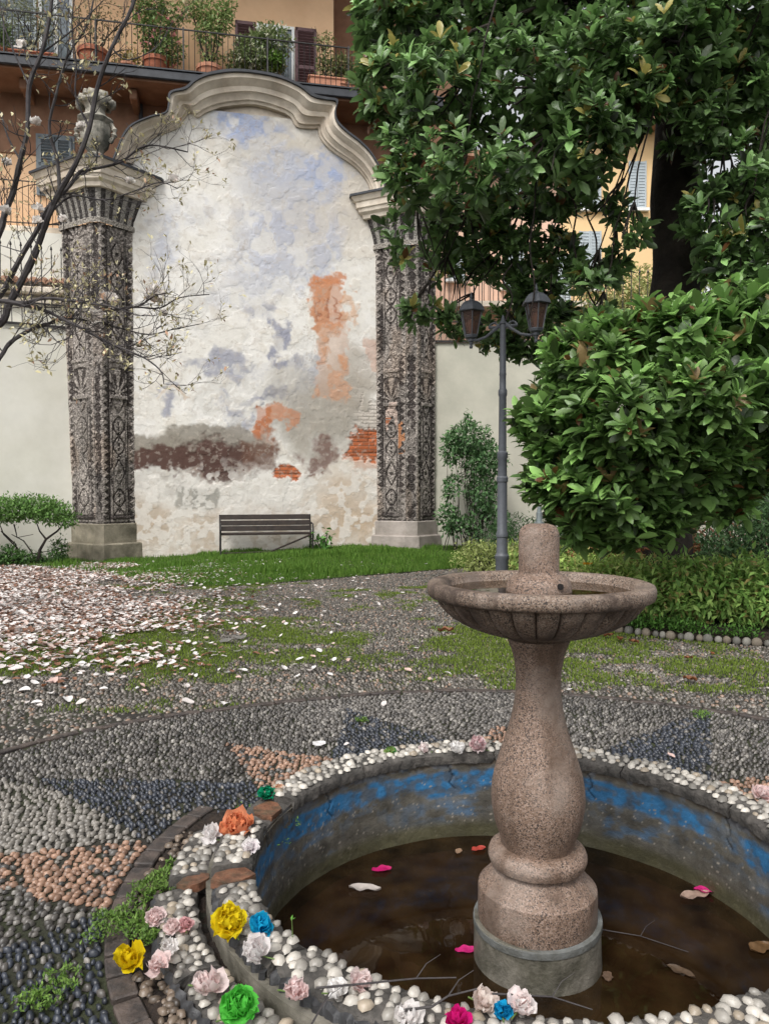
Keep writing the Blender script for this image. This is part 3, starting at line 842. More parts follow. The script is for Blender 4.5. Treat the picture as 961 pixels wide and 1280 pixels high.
def build_fresco():
    t = thing('fresco_wall', wallpt(2.8, 0), 'tall baroque garden wall with scrolled top, flaking faded fresco and mosaic side piers', 'wall')
    inn = catmull([onplane(*m[1], W0, NW) for m in MOULD], 6)
    out = catmull([onplane(*m[0], W0 + NW * .42, NW) for m in MOULD], 6)
    iu = (inn - W0) @ E; iz = inn[:, 2]; ou = (out - W0) @ E; oz = out[:, 2]
    # plaster panel, painted on a fine grid
    s = .0125; us = np.arange(-.35, 5.75, s); zs = np.arange(-.15, 9.95, s)
    Ug, Zg = np.meshgrid(us, zs, indexing='ij'); U = Ug.ravel(); Zf = Zg.ravel()
    # top boundary as the mid line between inner and outer outline
    poly = np.stack([.75 * iu + .25 * ou, .75 * iz + .25 * oz], -1)
    pl = [(poly[0, 0], -.2)] + [tuple(p) for p in poly] + [(poly[-1, 0], -.2)]
    pl[0] = (-.35, -.2); pl.insert(1, (-.35, 8.0)); pl[-1] = (5.75, -.2); pl.insert(-1, (5.75, 8.0))
    inside = np.zeros(len(U), bool); n = len(pl)
    for i in range(n):
        x1, y1 = pl[i]; x2, y2 = pl[(i + 1) % n]
        c = ((y1 > Zf) != (y2 > Zf)); 
        with np.errstate(divide='ignore', invalid='ignore'):
            xi = (x2 - x1) * (Zf - y1) / (y2 - y1 + 1e-12) + x1
        inside ^= c & (U < xi)
    P = W0 + U[:, None] * E + Zf[:, None] * ZZ
    q = P - np.array([0, 0, CAMZ]); f = q @ FW; PX = 480.5 + FPX * (q @ RT) / f; PY = 640 - FPX * (q @ UP) / f
    C, H = paint_fresco(U, Zf, PX, PY)
    P = P + NW * (H[:, None] + .012)
    ins = inside.reshape(Ug.shape); ok = ins[:-1, :-1] & ins[1:, :-1] & ins[1:, 1:] & ins[:-1, 1:]
    I, J = np.nonzero(ok); nz = len(zs)
    F = np.stack([I * nz + J, (I + 1) * nz + J, (I + 1) * nz + J + 1, I * nz + J + 1], -1)
    used, inv = np.unique(F, return_inverse=True)
    npmesh('plaster_panel', P[used], inv.reshape(F.shape), m_plaster, t, C[used], True)
    # masonry core behind
    core = [(-.35, -.3)] + [(-.35, 7.9)] + [(a, b) for a, b in zip(.5*iu+.5*ou, .5*iz+.5*oz)] + [(5.75, 7.9), (5.75, -.3)]
    mb = MB(); n = len(core)
    V = [wallpt(a, b, -.06) for a, b in core] + [wallpt(a, b, -.42) for a, b in core]
    Fc = [tuple(range(n)), tuple(range(n, 2*n))[::-1]] + [(i, n+i, n+(i+1) % n, (i+1) % n) for i in range(n)]
    mb.add(V, Fc); mb.build('masonry_core', m_stone, t)
    # moulding sweep
    prof = [(0, -.05), (0, .07), (.10, .09), (.12, .14), (.20, .15), (.30, .19), (.36, .22), (.37, .26), (.56, .28), (.62, .33), (.74, .40), (.76, .43), (.93, .44)]
    def sweep(prof, name, mat):
        V = []; F = []; n = len(prof)
        for i in range(len(iu)):
            for (tt, p) in prof:
                V.append(wallpt(iu[i] + (ou[i]-iu[i]) * tt, iz[i] + (oz[i]-iz[i]) * tt, p))
        for i in range(len(iu) - 1):
            for k in range(n - 1): F.append((i*n+k, (i+1)*n+k, (i+1)*n+k+1, i*n+k+1))
        m = MB(); m.add(V, F); return m.build(name, mat, t, True, 25)
    sweep(prof, 'arched_cornice', m_stone)
    sweep([(.925, .44), (.925, .50), (1.03, .50), (1.03, -.42), (.95, -.42)], 'coping', m_lead)
    return t
fresco = build_fresco()

# ================================================================== PIERS
def offset_poly(pts, d):
    """pts open plan polyline (left->right, seen from the camera); offset outward (towards camera)"""
    P = [np.array(p[:2], float) for p in pts]; Q = []
    nrm = []
    for i in range(len(P) - 1):
        e = P[i+1] - P[i]; e /= np.linalg.norm(e); nrm.append(np.array([e[1], -e[0]]))
    for i, p in enumerate(P):
        if i == 0: Q.append(p + nrm[0] * d - (P[1]-P[0]) / np.linalg.norm(P[1]-P[0]) * d * .8)
        elif i == len(P) - 1: Q.append(p + nrm[-1] * d + (P[-1]-P[-2]) / np.linalg.norm(P[-1]-P[-2]) * d * .8)
        else:
            b = nrm[i-1] + nrm[i]; b /= np.linalg.norm(b); Q.append(p + b * d / max(.5, np.dot(b, nrm[i])))
    return Q

def pier_layers(mb, bot, top, layers, back):
    """layers: list of (z, offset) stacked rings, closed at top and bottom"""
    z0, z1 = layers[0][0], layers[-1][0]
    V = []; F = []
    for z, d in layers:
        Q = offset_poly(top, d)
        pts = Q + [Q[-1] + back, Q[0] + back]
        for p in pts: V.append((p[0], p[1], z))
    k = len(top) + 2
    for i in range(len(layers) - 1):
        for j in range(k):
            j2 = (j + 1) % k; F.append((i*k+j, i*k+j2, (i+1)*k+j2, (i+1)*k+j))
    F.append(tuple(range(k))[::-1]); F.append(tuple((len(layers)-1)*k + j for j in range(k)))
    mb.add(V, F)

def pier(name, plan_b, plan_t, back, seed, bricks=False):
    """plan: 4 plan points footL, a, b, footR at bottom and top"""
    t = bpy.data.objects.new(name, None); COL.objects.link(t); t.parent = fresco
    t.location = (0, 0, 0); t.matrix_parent_inverse = parent_world(fresco).inverted()
    back = np.array(back, float)
    Z0, Z1 = .79, 7.12
    segs = 3
    pb = [np.array(p, float) for p in plan_b]; pt = [np.array(p, float) for p in plan_t]
    L = [np.linalg.norm(pb[i+1] - pb[i]) for i in range(3)]
    s = .0115
    cols_ = []; 
    for i in range(3):
        n = max(4, int(L[i] / s)); cols_ += [(i, k / n) for k in range(n)]
    cols_.append((2, 1.0))
    zs = np.arange(Z0, Z1 + s, s)
    seg = np.array([c[0] for c in cols_]); tt = np.array([c[1] for c in cols_])
    S, ZZg = np.meshgrid(np.arange(len(cols_)), zs, indexing='ij')
    sg = seg[S].ravel(); T = tt[S].ravel(); z = ZZg.ravel()
    f = (z - Z0) / (Z1 - Z0)
    A = np.array(pb); B = np.array(pt)
    P0 = A[sg] * (1 - T[:, None]) + A[np.minimum(sg+1, 3)] * T[:, None]
    P1 = B[sg] * (1 - T[:, None]) + B[np.minimum(sg+1, 3)] * T[:, None]
    P = P0 * (1 - f[:, None]) + P1 * f[:, None]
    e = A[np.minimum(sg+1, 3)] - A[sg]; e /= np.linalg.norm(e, axis=1, keepdims=True); nr = np.stack([e[:, 1], -e[:, 0]], -1)
    Lx = np.array(L)[sg]
    x = T * Lx    # metres across the face
    # ---- pattern in metres
    n1 = fbm(x * 9 + sg * 7, z * 9, seed, 4); n2 = fbm(x * 2 + sg * 3, z * 1.2, seed + 3, 5); jit = (fbm(x * 25 + sg, z * 25, seed + 8, 2) - .5) * .03
    dark = np.zeros(len(z)); H = np.zeros(len(z))
    wide = Lx > .5
    xe = np.where(wide, np.minimum(x, Lx - x), x)      # distance to the nearest edge of the face
    # zigzag borders
    per = .155
    tri = np.abs(((z / per) % 1) - .5) * 2
    bw = np.minimum(.15, Lx * .2)
    inb = wide & (xe < bw)
    dark = np.where(inb, (xe + jit > .02 + tri * (bw - .045)) * 1.0, dark)
    H = np.where(inb, .012 + np.where(dark > .5, -.012, .008), H)
    gro = wide & (xe > bw) & (xe < bw + .03); dark = np.where(gro, 1, dark); H = np.where(gro, -.03, H)
    # centre field: chain of pointed hexagons and lens shapes
    cx = np.abs(x - Lx / 2); hw = Lx / 2 - bw - .03
    field = wide & (xe >= bw + .03)
    zz = z % 1.55 / 1.55
    hexa = .62 * hw * np.clip(1.25 - np.abs(zz - .22) / .15, 0, 1)
    lens = .75 * hw * np.clip(np.sin((zz - .45) / .55 * PI * 2.0) * .9, -1, 1)
    u = cx + jit * .7
    ln = np.zeros(len(z))
    for off in (hexa, np.abs(lens) * (zz > .42)):
        ln = np.maximum(ln, (np.abs(u - off) < .022) & (off > .004))
    ln = np.maximum(ln, (u < .02) & (zz > .42) & (np.abs((zz * 14) % 1 - .5) < .3))
    ln = np.maximum(ln, (np.hypot(u, (zz - .22) * 1.55) < .045))
    ln = np.maximum(ln, (np.abs(hw - u - .02) < .012) & (np.abs(zz - .22) < .2) )
    # leafy fan at the belt
    for zb in (3.6, 6.85):
        q = (z > zb) & (z < zb + .62)
        r = np.hypot(x - Lx/2, z - zb); a = np.arctan2(z - zb, x - Lx/2)
        fan = (np.sin(a * 11) > 0) & (r > .08) & (r < .5) | (np.abs(r - .52) < .025)
        ln = np.where(q & field, fan * 1.0, ln)
    dark = np.where(field, ln, dark); H = np.where(field, np.where(ln > .5, -.008, .01), H)
    pin = (np.abs(xe - bw * .93) < .008) | (np.abs(hw - cx - .045) < .008); dark = np.where(wide & pin, 1, dark)
    # bars crossing at the belt
    belt = (np.abs(z - 3.5) < .04) | (np.abs(z - 4.28) < .035) | (np.abs(z - .92) < .03)
    dark = np.where(belt & wide & field, 0, dark); H = np.where(belt & wide & field, .035, H)
    # base row with dark
    lowd = (z < .98) & (z > .8) & wide; dark = np.where(lowd, (tri > .35) * 1.0, dark)
    # narrow centre strip: scalloped chain
    nar = ~wide
    cxx = np.abs(x - Lx / 2) / (Lx / 2)
    sc = .35 + .5 * np.abs(np.sin(z / .21 * PI))
    dark = np.where(nar, (cxx + jit * 4 < sc) * 1.0, dark)
    dark = np.where(nar & (cxx > .9), 1, dark)
    H = np.where(nar, np.where(dark > .5, .0, .02), H)
    white = np.array([.31, .275, .245]); dk = np.array([.034, .027, .024])
    peb = .55 + .9 * _h(np.floor(x / .022 + 40 * sg), np.floor(z / .022), seed)
    lost = sst(.56, .62, fbm(x * 3 + sg * 5, z * 1.6, seed + 20, 5)) * .55
    speck = (_h(np.floor(x / .017 + 40 * sg + 9), np.floor(z / .017), seed + 1) > .80)
    cw = white[None] * peb[:, None]; cd = dk[None] * (peb[:, None] * 1.3)
    d2 = np.clip(dark * (1 - lost) + speck * .75 * (1 - dark) - speck * .35 * dark, 0, 1)
    Cc = cw * (1 - d2[:, None]) + cd * d2[:, None]
    stain = sst(.45, .7, n2); Cc *= (1 - .35 * stain)[:, None]
    warm = sst(.55, .7, fbm(x * 2 + 9, z * .9, seed + 30)) * .4
    Cc = Cc * (1 - warm[:, None]) + Cc * np.array([1.15, .95, .78]) * warm[:, None]
    if bricks:
        q = (sg == 0) & (np.abs(x - Lx * .52) < .15) & (z > 2.7) & (z < 3.55)
        mm = sst(.40, .46, fbm(x * 5, z * 5, 91, 3)) * q
        fr = (z / .085) % 1; j = (fr < .2)
        bc = np.where(j[:, None], np.array([.25, .2, .17]), np.array([.42, .33, .28]) * (.8 + .4 * _h(np.floor(x / .2), np.floor(z / .085), 4))[:, None])
        red = (z > 3.05) & (z < 3.2) & (x < Lx * .52); bc[red & ~j] = (.36, .13, .06)
        Cc = Cc * (1 - mm[:, None]) + bc * mm[:, None]
        q2 = (sg == 0) & (np.abs(x - Lx * .86) < .09) & (z > 2.35) & (z < 3.1); mm = sst(.45, .5, fbm(x * 7, z * 7, 93, 3)) * q2
        Cc = Cc * (1 - mm[:, None]) + np.array([.42, .2, .1]) * mm[:, None]
    H = H + (n1 - .5) * .03
    edge = (S.ravel() == 0) | (S.ravel() == len(cols_) - 1)
    P = P + nr * (H + .01)[:, None]
    P[edge] = (P[edge] + back)
    V = np.concatenate([P, z[:, None]], 1)
    nz = len(zs); I, J = np.meshgrid(np.arange(len(cols_) - 1), np.arange(nz - 1), indexing='ij'); I = I.ravel(); J = J.ravel()
    F = np.stack([I*nz+J, (I+1)*nz+J, (I+1)*nz+J+1, I*nz+J+1], -1)
    npmesh('shaft', V, F, m_mosaic, t, np.clip(Cc, 0, 1), True)
    # solid core
    mb = MB(); pier_layers(mb, pb, pb, [(Z0 - .3, -.09), (Z1, -.09)], back); mb.build('core', m_plinth, t)
    # flared fluted mosaic neck
    n_ = 150; NZ = 46; V = []; C2 = []
    zz = np.linspace(7.12, 7.80, NZ)
    Ls = np.cumsum([0] + [np.linalg.norm(pt[i+1]-pt[i]) for i in range(3)])
    for iz, zv in enumerate(zz):
        g = (zv - 7.12) / .68
        off = .06 if g < .16 else .04 + .17 * (g - .16) ** 1.3
        Q = offset_poly(pt, off); 
        for k in range(n_ + 1):
            a = k / n_ * Ls[-1]; i = min(2, int(np.searchsorted(Ls, a, 'right') - 1)); tt_ = (a - Ls[i]) / (Ls[i+1] - Ls[i])
            p = Q[i] * (1 - tt_) + Q[i+1] * tt_
            if k in (0, n_): p = p + back
            V.append((p[0], p[1], zv))
            st = math.sin(a / .085 * PI) > -.1
            r = random.random()
            if g < .16: c = (.33, .30, .26) if r > .3 else (.1, .09, .08)
            else: c = ((.035, .03, .028) if st else (.30, .28, .25)) if r > .2 else (.13, .12, .11)
            C2.append(c)
    V = np.array(V); k1 = n_ + 1
    F = [(i*k1+k, i*k1+k+1, (i+1)*k1+k+1, (i+1)*k1+k) for i in range(NZ-1) for k in range(n_)]
    npmesh('fluted_neck', V, F, m_mosaic, t, np.array(C2), True)
    # capital cornice
    mb = MB(); pier_layers(mb, pt, pt, [(7.78, .10), (7.80, .24), (7.88, .26), (7.93, .33), (8.0, .35), (8.02, .38), (8.14, .39), (8.16, .42), (8.24, .46), (8.27, .48)], back)
    mb.build('capital', m_stone, t, True, 20)
    mb = MB(); pier_layers(mb, pt, pt, [(8.27, .51), (8.32, .51), (8.36, .42)], back); mb.build('capital_flashing', m_lead, t)
    return t, pb, pt, back

LB = [(-6.80, 16.85), (-6.12, 16.34), (-5.97, 16.33), (-5.50, 16.93)]
LT = [(-6.98, 16.83), (-6.14, 16.30), (-5.97, 16.29), (-5.50, 16.93)]
pL = pier('pier', LB, LT, (.10, .75), 11)
def plinth(pier_t, pts, back, mat, z0, zm, z1):
    mb = MB(); pier_layers(mb, pts, pts, [(zm + .002, .05), (z1 - .02, .05), (z1, .03)], back); mb.build('plinth', mat, pier_t, True, 20)
    mb = MB(); pier_layers(mb, pts, pts, [(z0, .13), (zm - .03, .12), (zm, .09)], back); mb.build('plinth_step', mat, pier_t, True, 20)
plinth(pL[0], LB, pL[3], m_plinth, -.1, .37, .79)
RB = [(-.16, 18.16), (.50, 17.80), (.74, 17.80), (1.18, 18.34)]
RT_ = [(-.20, 18.14), (.50, 17.78), (.74, 17.78), (1.20, 18.36)]
pR = pier('pier', RB, RT_, (-.1, .75), 23, True)
plinth(pR[0], RB, pR[3], m_plinth2, -.05, .46, .79)

# urn on the left pier
def build_urn():
    c = np.array([-6.16, 16.62, 8.30])
    t = thing('stone_urn', c, 'weathered stone urn with carved fruit on top of the left mosaic pier', 'urn')
    mb = MB(); mb.box(c + (0, 0, .10), (.62, .56, .24), bev=.03); mb.box(c + (0, 0, .25), (.50, .46, .08), bev=.02)
    mb.build('pedestal', m_urn, t)
    fl = lambda a, r, z, i: 1 + .05 * math.cos(a * 8)
    mb = MB(); mb.lathe([(.20,.28),(.22,.33),(.15,.38),(.18,.46),(.27,.56),(.31,.72),(.32,.9),(.30,.98),(.34,1.02),(.37,1.07),(.33,1.12),(.22,1.18),(.19,1.30),(.23,1.38),(.30,1.44),(.30,1.5),(.1,1.52)], c, 32, fl)
    mb.build('vase', m_urn, t, True)
    for s in (-1, 1):
        mb = MB(); pts = [c + np.array([s * (.30 + .11 * math.sin(q * PI)), 0, .62 + .42 * q]) for q in np.linspace(0, 1, 9)]
        mb.tube(pts, [.05 + .02 * math.sin(q * 9) for q in range(9)], 8); mb.build('scroll_handle', m_urn, t, True)
    mb = MB(); rr = random.Random(4)
    for k in range(46):
        a = rr.uniform(0, 2*PI); ph = rr.uniform(-.2, 1.4); R = .33
        p = c + np.array([R * math.cos(a) * math.cos(ph), .8 * R * math.sin(a) * math.cos(ph), 1.44 + .20 * math.sin(ph)])
        r = rr.uniform(.06, .12)
        mb.lathe([(0, -r), (r*.7, -r*.7), (r, 0), (r*.75, r*.6), (0, r*.9)], p, 7, lambda a, r_, z, i: 1 + .25 * math.sin(3 * a + z * 20))
    mb.build('carved_fruit', m_urn, t, True, 60)
build_urn()

# ================================================================== GARDEN WALLS WITH IRON FENCE
def garden_wall(name, A, B, z1, label, mat, fl, fence=True, spacing=.2, rodtop=1.75, seed=0):
    A = np.array([*A, 0.]); B = np.array([*B, 0.]); e = (B - A); L = np.linalg.norm(e); e /= L; n = np.array([e[1], -e[0], 0])
    t = thing(name, A, label, 'wall'); ax = [e, -n, ZZ]
    mb = MB(); mb.box((A + B) / 2 - n * .2 + ZZ * ((z1 - .4) / 2), (L, .4, z1 + .4), ax, .01); mb.build('wall_body', mat, t)
    if not fence: return t
    f = thing('iron_fence', A + ZZ * z1, fl, 'fence')
    mb = MB()
    mb.bar(A + ZZ * (z1 + .025) + n * .03, B + ZZ * (z1 + .025) + n * .03, .05, .05)
    mb.bar(A + ZZ * (z1 + .55) - n * .25, B + ZZ * (z1 + .55) - n * .25, .035, .03); mb.build('rail', m_iron, f)
    mb.v = []; mb.f = []
    k = int(L / spacing)
    for i in range(k + 1):
        p = A + e * (i * spacing)
        pts = [p + n * .02 + ZZ * (z1 + .04), p - n * .10 + ZZ * (z1 + .25), p - n * .22 + ZZ * (z1 + .45), p - n * .25 + ZZ * (z1 + .7), p - n * .25 + ZZ * (z1 + rodtop)]
        mb.tube(pts, .011, 5)
        q = p - n * .25 + ZZ * (z1 + rodtop)
        mb.lathe([(.011, -.02), (.028, 0), (.02, .03), (0, .09)], q, 5)
    mb.build('rods', m_iron, f)
    return t
garden_wall('garden_wall', (-10.2, 15.2), (-6.72, 16.98), 5.02, 'smooth cream rendered garden wall left of the mosaic piers', m_wallL, 'black iron spiked fence on top of the cream wall at left')
garden_wall('garden_wall', (1.15, 18.42), (16, 18.5), 5.02, 'grey cream rendered garden wall behind the street lamp', m_wallR, 'black iron fence of curved rods on the wall behind the lamp')
# low annexe with tiled coping behind the left wall
def annexe():
    A = np.array([-11.0, 16.6, 0]); B = np.array([-6.1, 17.6, 0]); e = (B-A); L = np.linalg.norm(e); e /= L; n = np.array([e[1], -e[0], 0]); ax = [e, -n, ZZ]
    t = thing('annexe', A, 'low white annexe with a ledge of curved roof tiles behind the left garden wall', 'building')
    mb = MB(); mb.box((A+B)/2 + ZZ * 3.6, (L, .3, 7.2), ax); mb.build('wall', m_wallL, t)
    z = 5.98
    mb = MB(); mb.box((A+B)/2 + n * .25 + ZZ * (z - .1), (L, .35, .14), ax, .02); mb.box((A+B)/2 + n * .2 + ZZ * (z - .32), (L, .22, .10), ax, .02); mb.build('ledge', m_stone, t)
    mb = MB()
    for i in range(int(L / .2)):
        p = A + e * (i * .2 + .1) + n * .3 + ZZ * (z + .06)
        V = []; F = []
        for j, (o, dz) in enumerate([(.14, -.03), (-.2, .14)]):
            for k in range(7):
                a = PI * k / 6; V.append(p + n * o + e * .095 * math.cos(a) + ZZ * (dz + .07 * math.sin(a)))
                V.append(p + n * o + e * .08 * math.cos(a) + ZZ * (dz - .015 + .055 * math.sin(a)))
        for k in range(6):
            F.append((2*k, 2*k+2, 14+2*k+2, 14+2*k)); F.append((2*k+1, 14+2*k+1, 14+2*k+3, 2*k+3)); F.append((2*k, 2*k+1, 2*k+3, 2*k+2))
        mb.add(V, F)
    mb.build('tiles', m_tile, t)
annexe()

# ================================================================== APARTMENT BUILDING
FA = math.atan(.1986)
FE = np.array([math.cos(FA), math.sin(FA), 0]); FN = np.array([math.sin(FA), -math.cos(FA), 0])
F0 = np.array([-5.05, 17.62, 0]) - FN * 1.2     # a point of the facade plane
FAX = [FE, -FN, ZZ]
def fpt(u, z, off=0.): return F0 + FE * u + ZZ * z + FN * off
def f_uz(px, py, off=0.):
    p = onplane(px, py, F0 + FN * off, FN); return float(np.dot(p - F0, FE)), float(p[2])

def shutter_mb(mb, u0, u1, z0, z1, off, n=None):
    w_ = u1 - u0; h = z1 - z0
    for a, b, c, d in ((u0, u0+.06, z0, z1), (u1-.06, u1, z0, z1), (u0, u1, z0, z0+.08), (u0, u1, z1-.08, z1), (u0, u1, z0+h*.5-.04, z0+h*.5+.04)):
        mb.box(fpt((a+b)/2, (c+d)/2, off), (b-a, .045, d-c), FAX)
    k = int(h / .075)
    for i in range(k):
        z = z0 + .08 + (h - .16) * (i + .5) / k
        mb.box(fpt((u0+u1)/2, z, off), (w_ - .12, .02, .05), [FE, (-FN * .7 + ZZ * .7), (ZZ * .7 + FN * .7)])
    mb.box(fpt((u0+u1)/2, (z0+z1)/2, off - .02), (w_ - .1, .008, h - .12), FAX)

def build_apartment():
    t = thing('apartment_building', fpt(0, 0), 'orange rendered apartment building with plant filled balcony above the fresco wall', 'building')
    uL = -9.0; uC, _ = f_uz(417, 60); zt = 15.2
    mb = MB(); mb.box(fpt((uL+uC)/2, 11.0 + (zt-11)/2, -.2), (uC-uL, .4, zt-11), FAX); mb.build('upper_wall', m_orange, t)
    uS = f_uz(135, 150)[0]
    mb = MB(); mb.box(fpt((uL+5.8)/2, 8.8, -.202), (5.8-uL, .4, 4.4), FAX); mb.box(fpt((uL+5.8)/2, 3.3, -.204), (5.8-uL, .4, 6.6), FAX); mb.build('lower_wall', m_orange, t)
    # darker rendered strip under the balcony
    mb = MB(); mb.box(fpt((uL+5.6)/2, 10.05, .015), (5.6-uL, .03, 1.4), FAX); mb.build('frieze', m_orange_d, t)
    # right wing seen round the corner
    cp = fpt(uC, 0)
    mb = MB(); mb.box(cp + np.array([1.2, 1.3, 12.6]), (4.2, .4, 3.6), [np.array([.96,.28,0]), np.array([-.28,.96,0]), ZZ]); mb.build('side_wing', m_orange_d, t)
    # eave
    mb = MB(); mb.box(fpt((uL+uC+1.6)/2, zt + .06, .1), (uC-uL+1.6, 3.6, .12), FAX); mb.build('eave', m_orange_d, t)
    mb = MB(); mb.box(fpt((uL+uC+1.8)/2, zt + .24, .2), (uC-uL+1.8, 3.9, .2), FAX, .03); mb.build('roof', m_tile, t)
    # balcony
    b = bpy.data.objects.new('balcony', None); COL.objects.link(b); b.parent = t; b.matrix_parent_inverse = parent_world(t).inverted()
    mb = MB(); mb.box(fpt((uL+6.6)/2, 10.83, .58), (6.6-uL, 1.16, .20), FAX, .02); mb.build('slab', m_orange_d, b)
    mb = MB(); mb.box(fpt((uL+6.6)/2, 10.87, 1.21), (6.6-uL, .09, .20), FAX, .02); mb.box(fpt((uL+6.6)/2, 10.985, 1.20), (6.6-uL, .16, .02), FAX)
    mb.build('edge_flashing', m_lead, b)
    mb = MB(); zr = 11.0
    for zz in (zr + .08, zr + 1.0): mb.bar(fpt(uL, zz, 1.1), fpt(6.5, zz, 1.1), .03, .025)
    u = uL
    while u < 6.5:
        mb.tube([fpt(u, zr, 1.1), fpt(u, zr + 1.0, 1.1)], .008, 4, False); u += .125
    u = uL
    while u < 6.5:
        mb.bar(fpt(u, zr - .2, 1.1), fpt(u, zr + 1.05, 1.1), .03); u += 1.9
    mb.build('railing', m_iron, b)
    # brackets / stains under the slab
    for px in (32, 168, 300):
        u = f_uz(px, 110, .6)[0]; mb = MB(); mb.box(fpt(u, 10.6, .4), (.16, .8, .24), FAX, .02); mb.build('bracket', m_orange_d, t)
    # french window left, pale frame
    def window(u0, u1, z0, z1, frame, rec=.1, panes=2):
        w_ = bpy.data.objects.new('window', None); COL.objects.link(w_); w_.parent = t; w_.matrix_parent_inverse = parent_world(t).inverted()
        mb = MB()
        for a, b_, c, d in ((u0, u0+.07, z0, z1), (u1-.07, u1, z0, z1), (u0+.07, u1-.07, z1-.07, z1), (u0+.07, u1-.07, z0, z0+.07), ((u0+u1)/2-.04, (u0+u1)/2+.04, z0+.07, z1-.07)):
            mb.box(fpt((a+b_)/2, (c+d)/2, .03), (b_-a, .07, d-c), FAX)
        mb.build('frame', frame, w_)
        mb = MB(); mb.box(fpt((u0+u1)/2, (z0+z1)/2, .012), (u1-u0-.1, .02, z1-z0-.1), FAX); mb.build('pane', m_glass, w_)
        return w_
    def shutter(u0, u1, z0, z1, mat, off=.05, w_=None):
        mb = MB(); shutter_mb(mb, u0, u1, z0, z1, off); mb.build('shutter', mat, w_ or t)
    # upper left french window and its shutters
    u0 = f_uz(50, 60)[0]; u1 = f_uz(92, 60)[0]
    w1 = window(u0, u1, 11.05, 13.6, m_white); shutter(u0 - 1.05, u0 - .05, 11.05, 13.6, m_shutl, .06, w1)
    # upper right french window
    u0 = f_uz(321, 60)[0]; u1 = f_uz(368, 60)[0]; zt_ = f_uz(345, 33)[1]
    w2 = window(u0, u1, 11.05, zt_, m_white); shutter(u0 - .52, u0 - .02, 11.05, zt_, m_shutp, .06, w2); shutter(u1 + .02, u1 + .54, 11.05, zt_, m_shutp, .06, w2)
    # lower window with closed louvres
    a0, zA = f_uz(46, 168); a1, zB = f_uz(95, 248)
    w3 = window(a0, a1, zB, zA, m_shut); shutter(a0 + .06, (a0+a1)/2 - .01, zB + .05, zA - .06, m_shut, .09, w3); shutter((a0+a1)/2 + .01, a1 - .06, zB + .05, zA - .06, m_shut, .09, w3)
    # lower balcony
    lb = bpy.data.objects.new('balcony', None); COL.objects.link(lb); lb.parent = t; lb.matrix_parent_inverse = parent_world(t).inverted()
    uR = -1.2
    mb = MB(); mb.box(fpt((uL+uR)/2, 7.30, .5), (uR-uL, 1.0, .16), FAX, .02); mb.build('slab', m_stone, lb)
    mb = MB(); zr = 7.38
    for zz in (zr + .08, zr + 1.0): mb.bar(fpt(uL, zz, .95), fpt(uR, zz, .95), .025, .02)
    u = uL
    while u < uR: mb.tube([fpt(u, zr, .95), fpt(u, zr + 1.0, .95)], .008, 4, False); u += .125
    mb.build('railing', m_iron, lb)
    # downpipe
    mb = MB(); mb.tube([fpt(-.55, 10.7, .1), fpt(-.55, 7.0, .1)], .05, 8); mb.build('downpipe', m_lead, t)
    return t
build_apartment()

# plants on the balcony
def pot_round(mb, c, r, h):
    mb.lathe([(r*.68, 0), (r*.72, .01), (r*.97, h*.80), (r*1.06, h*.80), (r*1.08, h), (r*.96, h), (r*.93, h*.86), (0, h*.85)], c, 24)
def balcony_plant(px, pw, h, kind, label, mat, blobs, n, leaf, cols, off=.75, box=False, stem=None, flowers=None, cat_='potted plant'):
    u = f_uz(px, 85, off)[0]; c = fpt(u, 10.95 if not box else 10.97, off); Y = c[1]; r = pw / 2 * Y / FPX
    t = thing(kind, c, label, cat_, 'potted plants on the balcony')
    mb = MB()
    if box:
        ax = FAX; mb.box(c + ZZ * h / 2, (2*r, .34, h), ax, .03); mb.box(c + ZZ * (h - .03), (2*r + .05, .39, .06), ax, .02)
    else: pot_round(mb, c, r, h)
    mb.build('pot', mat, t, not box)
    bl = [blob(bx, by, Y, rx, ry, rx * Y / FPX * .8) for bx, by, rx, ry in blobs]
    P, out = shell_points(bl, n, .3)
    V, F, C = small_foliage(P, out, leaf, cols)
    npmesh('foliage', V, F, m_leafm, t, C)
    top = c + ZZ * h * .85
    if stem:
        mb = MB(); rr = random.Random(int(px))
        for (b, _) in bl:
            mid = (top + b) / 2 + np.array([rr.uniform(-.1, .1), 0, 0]); mb.tube([top + np.array([rr.uniform(-.04,.04),0,-.03]), mid, b], [.022, .017, .008], 5)
            for q in range(3):
                e = b + np.array([rr.uniform(-.3,.3), rr.uniform(-.2,.2), rr.uniform(-.1,.3)]); mb.tube([b * .5 + mid * .5, e], [.01, .004], 4)
        mb.build('stem', m_bark, t)
    if flowers:
        P, out = shell_points(bl, flowers[0], .85)
        P = P + out * .03
        parts = []
        for k in range(6):
            V, F, C = small_foliage(P, out, flowers[2], [flowers[1], tuple(min(1, x * 1.2) for x in flowers[1])], 0, spread=.015, var=.1); parts.append((V, F, C))
        V, F, C = cat(parts); npmesh('blossoms', V, F, m_petal, t, C)
    return t
G1 = [(.11, .19, .06), (.25, .34, .12)]; G2 = [(.18, .27, .09), (.32, .42, .16)]
balcony_plant(3, 22, .35, 'potted_shrub', 'dark leafy potted shrub at the far left end of the balcony', m_terra, [(0,58,14,22),(2,42,10,14)], 900, .10, G1)
balcony_plant(42, 56, .30, 'planter_box', 'long terracotta planter with wispy grey green shrub before the white window', m_terra, [(35,30,34,20),(55,12,26,16),(20,10,24,18),(60,40,16,14)], 1500, .07, [(.17,.20,.12),(.32,.34,.22)], box=True, stem=True)
balcony_plant(117, 35, .52, 'potted_shrub', 'big round terracotta pot with sparse branching shrub', m_terra, [(115,30,20,16),(135,40,18,14),(98,22,12,20),(125,10,20,14),(150,30,12,14)], 800, .07, [(.12,.14,.07),(.26,.22,.12)], stem=True)
